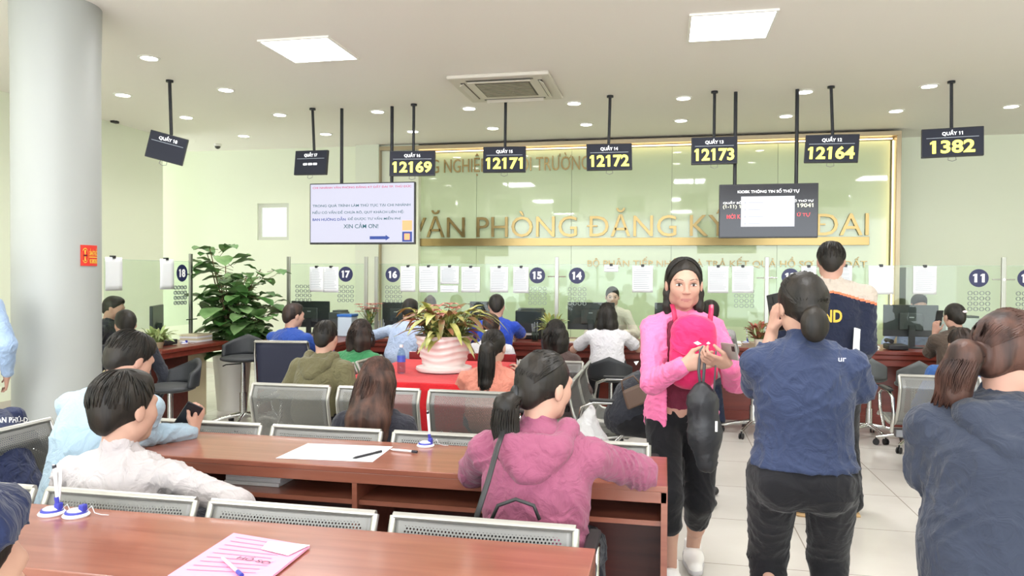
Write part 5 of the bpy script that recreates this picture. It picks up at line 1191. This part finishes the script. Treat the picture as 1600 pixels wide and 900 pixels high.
# clerks behind the glass
P_('clerk behind the number eighteen glass, partly hidden by the column', 178, 463, 6.35, -70, male=True, lean=10, hair=dict(style='short', c='black'), shirt=DARKC, pants=BLACKC, h=.013, seed=10, head=(0, 15, 0), seat=.50)
P_('clerk whose brown hair shows above the croton plant', 672, 463, 9.0, 180, hair=dict(style='tied', c='brown', tie=(0, -.08, .05), bun=((0, -.05, .10), (.03, .03, .03))), shirt=cloth('cloth_cream', 'e6e0d0', 'd9d2c2'), pants=BLACKC, h=.013, seed=11, head=(0, 25, 0), seat=.48)
P_('smiling female clerk in a cream blouse facing the counter at disc fourteen', 957, 448, 8.72, 172, W=.165, lean=14, face=True, hair=dict(style='tied', c='black', tie=(.05, -.07, -.06), tail=[(.0, .0, -.06), (0, .02, -.13)], tail_r=.03), shirt=cloth('cloth_cream', 'e6e0d0', 'd9d2c2'), pants=BLACKC, h=.009, seed=12, head=(14, 8, 0), seat=.52, skin='fair', L=dict(w=(-.2, .42, .84)), Rr=dict(w=(.15, .42, .84)))
P_('clerk looking down behind the large monitor at counter eleven', 1436, 460, 9.0, 185, male=True, W=.18, lean=16, face=True, hair=dict(style='short', c='black'), shirt=cloth('cloth_paleblue', 'b4c2dc', 'a8b8d6'), pants=BLACKC, h=.012, seed=13, head=(0, 22, 0), seat=.50)
# middle of the hall
P_('man in an olive green hooded jacket, back turned, on the steel bench', 509, 501, 4.80, -10, male=True, W=.19, lean=10, side=2, hood=True, hair=dict(style='short', c='black', n=120), shirt=cloth('cloth_olive', '716c4f', '666146'), pants=BLACKC, h=.009, loose=.020, wr=.006, head=(14, 8, 0), seed=14)
P_('woman with a black bob and green top behind the olive jacket', 565, 500, 5.95, -8, W=.165, lean=8, hair=dict(style='bob', c='dark', length=.14, vol=1.06, n=120), shirt=cloth('cloth_green', '3f8a58', '37794e'), pants=BLACKC, h=.010, seed=15, head=(-6, 10, 0))
P_('woman in a white collared shirt with a clipped bun, beyond the red table', 768, 490, 6.60, 0, W=.165, lean=8, hair=dict(style='tied', c='dark', tie=(0, -.09, 0), bun=((0, -.10, .0), (.05, .035, .055)), clip=((0, -.145, -.03), (.035, .012, .012), 'f0eeee')), shirt=cloth('cloth_white', 'd8d5d7', 'cecbd0'), pants=BLACKC, h=.011, seed=16)
P_('woman in a salmon top with a long dark ponytail before the red table', 772, 515, 4.82, 0, W=.18, lean=8, hair=dict(style='tied', c='black', tie=(0, -.10, .015), tail=[(0, -.045, -.02), (0, -.055, -.12), (-.005, -.05, -.24), (0, -.04, -.34)], tail_r=.048, n=220), shirt=cloth('cloth_salmon', 'd98f7c', 'cf826f'), pants=JEAN, h=.008, seed=17, head=(-8, 4, 0), L=dict(w=(-.18, .34, .66)), Rr=dict(w=(.16, .36, .78)))
P_('woman with a short black bob and dark brown top on the single steel seat', 869, 500, 6.15, 0, W=.16, lean=6, hair=dict(style='bob', c='black', length=.13, vol=1.05, n=140), shirt=cloth('cloth_umber', '4a3b38', '574643'), pants=BLACKC, h=.010, seed=18, head=(-5, 3, 0))
J = P_('person in a dark jacket bending forward on the sideways bench', 1040, 530, 5.0, -88, male=True, W=.19, lean=40, hair=dict(style='short', c='black'), shirt=DARKC, pants=BLACKC, h=.010, loose=.018, wr=.007, seed=19, L=dict(w=(-.1, .45, .62)), Rr=dict(w=(.1, .42, .60)), legs=((-.14, .42, 0), (.14, .38, 0)))
tri = MB().add([(-.016, 0, .008), (0, 0, -.016), (.018, 0, .012)], [(0, 1, 2)]).build('reflective_patch', PW, J['shirt']); decal(J, tri, 994, 567, 4.9, 1, 1, None)
# blue jacket person on the right bench
P_('person in a blue jacket seated by counter eleven, mostly hidden by the navy hoodie', 1502, 513, 6.05, -5, male=True, W=.19, lean=8, hair=dict(style='short', c='dark', vol=1.05, n=100), shirt=cloth('cloth_denimblue', '3f66a4', '395c96'), pants=NAVYC, h=.010, seed=20, head=(10, 5, 0))
# the second row
P_('woman with long wavy brown hair and dark top on the second row bench', 591, 581, 3.52, -2, W=.165, lean=4, torso_len=None, hair=dict(style='long', c='brown', length=.36, vol=1.02, n=420, wave=.016), shirt=cloth('cloth_charcoal', '35353d', '2d2d35'), pants=BLACKC, h=.008, seed=21, head=(0, 10, 0))
# --- near: man in light blue with the phone
hp = W3(283, 676, 2.86)
P_('man in a pale blue shirt bending over the phone in his hand', 203, 519, 2.80, 2, male=True, W=.185, b=1.08, lean=24, side=0, hair=dict(style='short', c='black', vol=1.05, n=330), shirt=cloth('cloth_sky', 'a3b9c7', '99b0c0', .8, .35), pants=DARKC, h=.007, wr=.008, seed=22, head=(-20, 26, 0), L=dict(ww=W3(215, 700, 3.0)), Rr=dict(ew=(hp[0]-.08, hp[1]-.16, .80), ww=hp, d=(.15, .25, .8), n=(-.8, .1, .3), curl=.9))
q = W3(293, 652, 2.90); phone(Matrix.Translation(q) @ Matrix.Rotation(R(35), 4, 'Z') @ Matrix.Rotation(R(30), 4, 'Y') @ Matrix.Rotation(R(25), 4, 'X'), 'black phone in the hand of the man in pale blue')
# --- near: man in white
P_('man in a white shirt with short black hair lounging against the front bench', 196, 581, 2.27, 6, male=True, W=.185, b=1.08, lean=-2, side=6, hair=dict(style='short', c='black', vol=1.05, n=420), shirt=cloth('cloth_offwhite', 'bfb9b9', 'b6afb0', .8, .4), pants=DARKC, h=.006, wr=.009, seed=23, head=(-22, 4, -4), hs=1.12, Rr=dict(ew=W3(372, 790, 2.26), ww=(-1.52, 2.42, .60)), L=dict(w=(-.2, .30, .60)))
# --- near: woman in mauve
J = P_('woman in a mauve hoodie with a black ponytail leaning on the second desk', 852, 549, 2.42, -2, W=.175, b=1.05, lean=9, hood=True, loose=.018, wr=.009, hair=dict(style='tied', c='black', tie=(-.012, -.108, -.03), tail=[(-.03, -.02, -.03), (-.035, -.015, -.09), (-.02, -.03, -.16), (-.0, -.04, -.22)], tail_r=.038, n=460, clip=((-.012, -.118, -.025), (.02, .012, .03), '16161a')), shirt=cloth('cloth_mauve', '9a5771', '8e4d67', .85, .45), pants=DARKC, h=.006, seed=24, head=(-38, 6, 0),
       L=dict(ew=W3(742, 735, 2.60), ww=(-.42, 2.82, .81)), Rr=dict(ew=W3(1000, 738, 2.60), ww=(-.25, 2.84, .81)))
tag(MB().grid(lambda u, v: (0, 0, 0), 1, 1).build('tmp', PAP), 'x') if False else None
t = T('shoulder_bag', 'black bag with a thin strap and loop handle behind the woman in mauve', 'bag', W3(800, 830, 2.16))
o_ = Vector(W3(800, 830, 2.16))
MB().tube([Vector(W3(788, 668, 2.30))-o_, Vector(W3(777, 700, 2.21))-o_, Vector(W3(763, 750, 2.16))-o_, Vector(W3(745, 806, 2.13))-o_, Vector(W3(742, 835, 2.13))-o_], .009, 8, flat=.35).build('strap', DARKP, t, True)
MB().tube([Vector(W3(768, 812, 2.15))-o_, Vector(W3(778, 790, 2.15))-o_, Vector(W3(806, 780, 2.15))-o_, Vector(W3(834, 790, 2.15))-o_, Vector(W3(843, 812, 2.15))-o_], .006, 8).build('handle', DARKP, t, True)
MB().box((0, .0, -.06), (.24, .07, .16)).build('body', DARKP, t, bevel=.02)
# --- far left
P_('person in a light blue shirt at the photo edge, standing by the column', -58, 425, 3.95, 20, male=True, W=.20, sit=False, H=1.62, lean=6, hair=dict(style='short', c='black'), shirt=cloth('cloth_steelblue', '9fb4d0', '93a9c8'), pants=NAVYC, h=.011, seed=25, torso_len=.5, hemz=.78)
J = P_('person in a navy shirt with white lettering seated at the photo edge', -72, 560, 2.72, 78, male=True, W=.20, lean=42, hair=dict(style='short', c='black'), shirt=cloth('cloth_navy2', '232a48', '2a3252'), pants=BLACKC, h=.009, seed=26, seat=.40)
decal(J, 'AN PHÚ-Đ', 20, 655, 2.6, .14, .030, PW)
# bottom left: head with a crumpled navy hat close to the camera
q = atY(-92, 905, .80)
J = person('person in a crumpled navy hat at the lower corner of the photo', q.x, .80, 0, q.z+.115, lean=6, hair=dict(style='short', c='black'), shirt=NAVYC, pants=BLACKC, h=.009, seed=27, head=(-20, 10, 0), seat=.42, sit=True)
C_, M_h = J['C'], J['Mh']; G = Sdf(); G.ell(C_+V(0, 0, .085), (.095, .11, .045), None, .03); G.cap(C_+V(-.05, .03, .075), C_+V(.085, .0, .078), .034, .030, .03)
Pm, Q = G.mesh(.006, .012, 8, 1.6); np_obj('hat', Pm, Q, cloth('cloth_hat', '20294a', '18203c'), J['body'])
# ------------------------------------------------------------------ standing people
# woman in pink, facing the camera
PINKC = cloth('cloth_pink', 'f07fae', 'ea74a4', .85, .4)
hx = atY(1069, 403, 3.66)
J = person('woman in a pink zip jacket facing the camera, looking down past her phone', hx.x, 3.66, 183, hx.z, sit=False, H=1.56, W=.150, b=.98, lean=4, face=True, h=.0055, wr=.007, shirt=PINKC, loose=.018, hem=.10, pants=BLACKC, pant_len=.36, shoes=None, hs=1.08,
           open_front=True, collar=False, hemz=.735, head=(3, 5, 0), hair=dict(style='behind', c='black', vol=.98, length=.21, n=420), seed=31,
           Rr=dict(ew=W3(1020, 598, 3.50), ww=W3(1072, 568, 3.33), d=(-.9, .05, .22), n=(.1, -.9, -.1), curl=.55, thumb=.4, s=1.02), L=dict(ew=W3(1150, 594, 3.52), ww=W3(1140, 572, 3.32), d=(.75, .25, .25), n=(.2, -.5, .8), curl=.8, thumb=.8, s=1.0),
           legs=((-.075, -.14, .015), (.055, .12, 0)), plo=.0)
bd = J['body']; Lw = lambda p: V(*(Matrix.Translation((J['x'], J['y'], 0)) @ Matrix.Rotation(R(183), 4, 'Z')).inverted() @ Vector(p))
# dark shirt under the jacket with maroon collar, white trainers
G = Sdf(); N_, mid_, P0, up_, rt_, fw_ = J['N'], J['mid'], J['P'], J['up'], J['rt'], J['fw']
G.ell(N_-up_*.16, (.138, .100, .155), None, .05); G.cap(P0, N_-up_*.12, .122, .122, .06, flat=fw_, fa=.8); G.cap(N_-up_*.060-rt_*.10, N_-up_*.060+rt_*.10, .046, .046, .04)
for q in (-1, 1): G.ell(N_-up_*.20+rt_*q*.062+fw_*.068, .055, None, .04)
Pm, Q = G.mesh(.007, .003, 4); np_obj('shirt', Pm, Q, cloth('cloth_maroon', '7a2f45', '6a2639'), bd)
G = Sdf()
for q in (-1, 1): G.cap(N_+rt_*q*.055+up_*.025-fw_*.01, N_+rt_*q*.035-up_*.045+fw_*.085, .016, .014, .01, flat=up_, fa=.6)
G.cap(N_-rt_*.055+up_*.025-fw_*.01, N_-fw_*.065+up_*.03, .016, .016, .01); G.cap(N_+rt_*.055+up_*.025-fw_*.01, N_-fw_*.065+up_*.03, .016, .016, .01)
Pm, Q = G.mesh(.006); np_obj('collar', Pm, Q, cloth('cloth_maroon', '7a2f45', '6a2639'), bd)
SHW = mat('trainer_white', 'e6e3e0', .55, bump=(40, .2, .004)); SHG = mat('trainer_grey', 'b9b6b8', .5)
for F in (J['FL'], J['FR']):
    F = np.array(F); tz = F[2]-.075; G = Sdf(); G.cap(F+V(0, -.035, -.035), F+V(0, .05, -.030), .046, .046, .03); G.cap(F+V(0, .05, -.034), F+V(0, .155, -.044), .043, .034, .03); G.cap(F+V(0, -.02, .01), F+V(0, -.03, .02), .042, None, .02); G.half((0, 0, tz+.012), (0, 0, -1)); G.half(F+V(0, 0, .035), (0, .0, 1))
    Pm, Q = G.mesh(.006); s_ = np_obj('trainer', Pm, Q, SHW, bd)
    G = Sdf(); G.cap(F+V(0, -.04, -.055), F+V(0, .05, -.055), .049, .047, .03); G.cap(F+V(0, .05, -.055), F+V(0, .155, -.055), .045, .037, .03); G.half((0, 0, tz+.001), (0, 0, -1)); G.half((0, 0, tz+.026), (0, 0, 1)); Pm, Q = G.mesh(.006); np_obj('sole', Pm, Q, SHG, s_)
    l = MB()
    for k in range(5): y_ = .035+k*.020; l.tube([tuple(F+V(-.022, y_, .004-k*.0095)), tuple(F+V(0, y_+.008, .014-k*.0095)), tuple(F+V(.022, y_, .004-k*.0095))], .0035, 6)
    l.build('laces', mat('lace_white', 'f6f5f4', .6), s_, True)
    st = MB()
    for q in (-1, 1): st.tube([tuple(F+V(q*.046, -.02, -.045)), tuple(F+V(q*.047, .02, -.015)), tuple(F+V(q*.040, .09, -.045))], .004, 6)
    st.build('side_stripes', SHG, s_, True)
# hot pink backpack worn on the chest
HOT = cloth('bag_hotpink', 'e8306f', 'd92a64', .6, .3)
c = Vector(W3(1083, 551, 3.49)); t = T('backpack', 'hot pink backpack worn on the front of the woman in pink', 'backpack', c, R(3))
G = Sdf(); G.chain([(-.052, 0, -.10), (-.045, 0, .10)], .058, .05); G.chain([(.052, 0, -.10), (.045, 0, .10)], .058, .05); G.cap((0, 0, -.10), (0, 0, .11), .062, .058, .05); G.ell((0, -.025, -.08), (.09, .06, .075), None, .03); Pm, Q = G.mesh(.006, .005, 5, 1.0); np_obj('body', Pm, Q, HOT, t)
pts = [(-.095, -.046, .02), (-.05, -.066, -.005), (0, -.072, -.012), (.05, -.066, -.005), (.095, -.046, .02)]; MB().tube(pts, .0035, 6).build('zip', mat('zip_pink', 'b51f52', .5), t, True)
for q in (-1, 1): MB().tube([(q*.075, .03, .12), (q*.085, .06, .19), (q*.09, .10, .215)], .012, 8, flat=.4).build('strap', mat('zip_pink', 'b51f52', .5), t, True)
g = MB(); g.add([(-.006, -.0765, .052), (.012, -.0765, .060), (.03, -.076, .048), (.012, -.0765, .042)], [(0, 1, 2, 3)]); g.build('printed_mark', PW, t); MB().add([(.05, -.070, .05), (.06, -.068, .058), (.07, -.066, .05), (.06, -.068, .045)], [(0, 1, 2, 3)]).build('printed_mark', PW, t)
# black drawstring bag
c = Vector(W3(1101, 665, 3.32)); t = T('drawstring_bag', 'black drawstring bag hanging from the hands of the woman in pink', 'bag', c, R(3))
G = Sdf(); G.cap((-.015, 0, .165), (-.01, 0, .11), .024, .058, .03, flat=(0, 1, 0), fa=.7); G.cap((-.01, 0, .11), (.0, 0, -.04), .066, .070, .04, flat=(0, 1, 0), fa=.55); G.cap((.0, 0, -.04), (.012, 0, -.16), .068, .048, .04, flat=(0, 1, 0), fa=.55); Pm, Q = G.mesh(.006, .006, 15, 1.3); np_obj('body', Pm, Q, mat('bag_black', '2b2c30', .45, bump=(20, .3, .006, 1)), t)
MB().tube([(-.018, 0, .16), (-.028, .0, .24), (-.02, .0, .33), (-.012, .0, .345), (.0, .0, .33), (-.005, .0, .24), (-.01, 0, .16)], .0065, 8).build('drawstring', mat('cord_grey', '57585c', .6), t, True)
MB().tube([(.035, -.02, .15), (.04, -.025, .26), (.042, -.02, .33)], .004, 6).build('drawstring', mat('cord_grey', '57585c', .6), t, True)
MB().box((.045, -.036, .005), (.010, .004, .045)).build('badge', PW, t)
ph = W3(1140, 549, 3.30); phone(Matrix.Translation(ph) @ Matrix.Rotation(R(8), 4, 'Z') @ Matrix.Rotation(R(80), 4, 'Y') @ Matrix.Rotation(R(78), 4, 'X'), 'phone held flat in the hands of the woman in pink', case='8c8a86')

# woman in dark blue with her back turned
hx = atY(1253, 428, 2.86)
lw = W3(1206, 520, 3.05)
J = person('woman in a dark blue long sleeved top with a low bun, holding up a phone', hx.x, 2.86, -4, hx.z, sit=False, H=1.52, W=.172, b=1.08, lean=3, h=.006, wr=.008, shirt=cloth('cloth_blue', '35405e', '303a56', .8, .4), loose=.018, pants=cloth('cloth_black2', '1b1b1e', '202024', .95, .18), hemz=.80, pant_len=.98, shoes='1c1c20',
           head=(18, 4, 0), hair=dict(style='tied', c='black', tie=(.0, -.105, -.045), bun=((-.008, -.122, -.066), (.050, .036, .064)), n=480, vol=1.05, clip=((.0, -.118, -.035), (.028, .018, .012), '1a1a1f')), seed=33,
           L=dict(ew=W3(1183, 600, 2.95), ww=lw, d=(.15, .05, 1), n=(.9, .3, 0), curl=.7, thumb=.8), Rr=dict(ew=W3(1340, 605, 2.85), ww=(hx.x+.02, 3.12, 1.0)), legs=((-.11, 0, 0), (.12, .02, 0)))
phone(Matrix.Translation(W3(1213, 488, 3.08)) @ Matrix.Rotation(R(-50), 4, 'Z') @ Matrix.Rotation(R(-12), 4, 'Y'), 'black phone held up by the woman in dark blue')
decal(J, 'ur', 1316, 562, 2.75, .028, .014, mat('mark_grey', 'b9bccb', .5), 'printed_mark')
# man with ND lettering
hx = atY(1299, 378, 4.95)
BGE = cloth('yoke_beige', 'c9beb2', 'bdb1a4'); ORGC = mat('piping_orange', 'f07a52', .6)
J = person('man in a navy and beige jacket with yellow letters, standing at the counter', hx.x, 4.95, -6, hx.z, sit=False, H=1.70, male=True, W=.185, b=.95, lean=6, h=.008, wr=.008, shirt=cloth('cloth_navy3', '20263a', '1d2338'), loose=.022, pants=BLACKC, hemz=.86, hair=dict(style='short', c='black', n=260, vol=1.02), head=(-6, 2, 0), seed=35, shoes=None,
           bands=[(-.055, .12, BGE), (-.070, -.055, ORGC)], Rr=dict(ew=W3(1352, 540, 4.85), ww=W3(1350, 560, 5.2)), L=dict(w=(-.25, .35, 1.0)), legs=((-.15, -.02, 0), (.14, .08, 0)))
decal(J, 'ND', 1301, 494, 4.8, .115, .075, mat('letters_yellow', 'd9b43c', .6), bold=.03)
for F in (J['FL'], J['FR']): 
    G = MB(); F = Vector(F); G.tube([F+Vector((0, -.06, -.068)), F+Vector((0, .15, -.068))], .045, 14, flat=.2).build('sandal', mat('sandal_tan', 'b59468', .6), J['body'], True)
a = W3(1341, 545, 4.78); t = T('envelope', 'white papers tucked under the arm of the man with yellow letters', 'papers', a); t.rotation_euler = (0, R(8), R(60)); MB().bb(-.09, .09, -.004, .004, -.14, .12).build('sheet', PAP, t, bevel=.001)
# woman in the navy hoodie, nearest on the right
hx = atY(1582, 488, 2.22)
J = person('woman in a dark navy hoodie with a loose reddish ponytail, nearest the camera', hx.x, 2.22, -12, hx.z, sit=False, H=1.52, W=.175, b=1.12, lean=16, h=.006, wr=.009, hood=True, shirt=cloth('cloth_slate', '373d4c', '303645', .9, .4), loose=.026, pants=cloth('cloth_black2', '1b1b1e', '202024', .95, .18), hem=.16, head=(-50, 14, 0),
           hair=dict(style='tied', c='reddish', tie=(-.01, -.108, -.02), tail=[(-.03, -.03, -.0), (-.05, -.03, -.05), (-.055, -.02, -.10), (-.065, .0, -.145)], tail_r=.040, n=620, vol=1.04), seed=37, L=dict(ew=W3(1452, 735, 2.22), ww=W3(1500, 720, 2.5)), Rr=dict(w=(.2, .30, 1.0)))
# transparent bag and brown handbag
c = Vector(W3(908, 640, 2.98)); c.z = .81
t = T('plastic_bag', 'crumpled clear plastic bag with white contents on the second row bench', 'bag', (c.x, 3.22, .44)); G = Sdf(); G.ell((0, 0, .20), (.12, .10, .20), None, .02); G.cap((0, 0, .36), (.02, 0, .46), .06, .02, .03); Pm, Q = G.mesh(.007, .012, 2, 1.6); np_obj('bag_film', Pm, Q, mat('film', 'dcdcdc', .25, alpha=.55, bump=(14, .6, .02, 2)), t); MB().ball((0, 0, .14), (.06, .055, .09)).build('contents', mat('content_white', 'e2e0dc', .6), t, True)
c = Vector(W3(999, 618, 4.55)); t = T('handbag', 'small brown leather handbag against the man in dark clothes', 'bag', (c.x, 4.62, c.z-.07)); t.rotation_euler = (0, R(-25), 0)
MB().box((0, 0, .06), (.16, .06, .12), taper=.8).build('body', mat('leather_brown', '5a463a', .5, bump=(12, .4, .01)), t, bevel=.015); MB().tube([(-.06, 0, .11), (-.04, 0, .18), (.04, 0, .18), (.06, 0, .11)], .006, 8).build('handle', mat('leather_brown', '5a463a', .5), t, True)
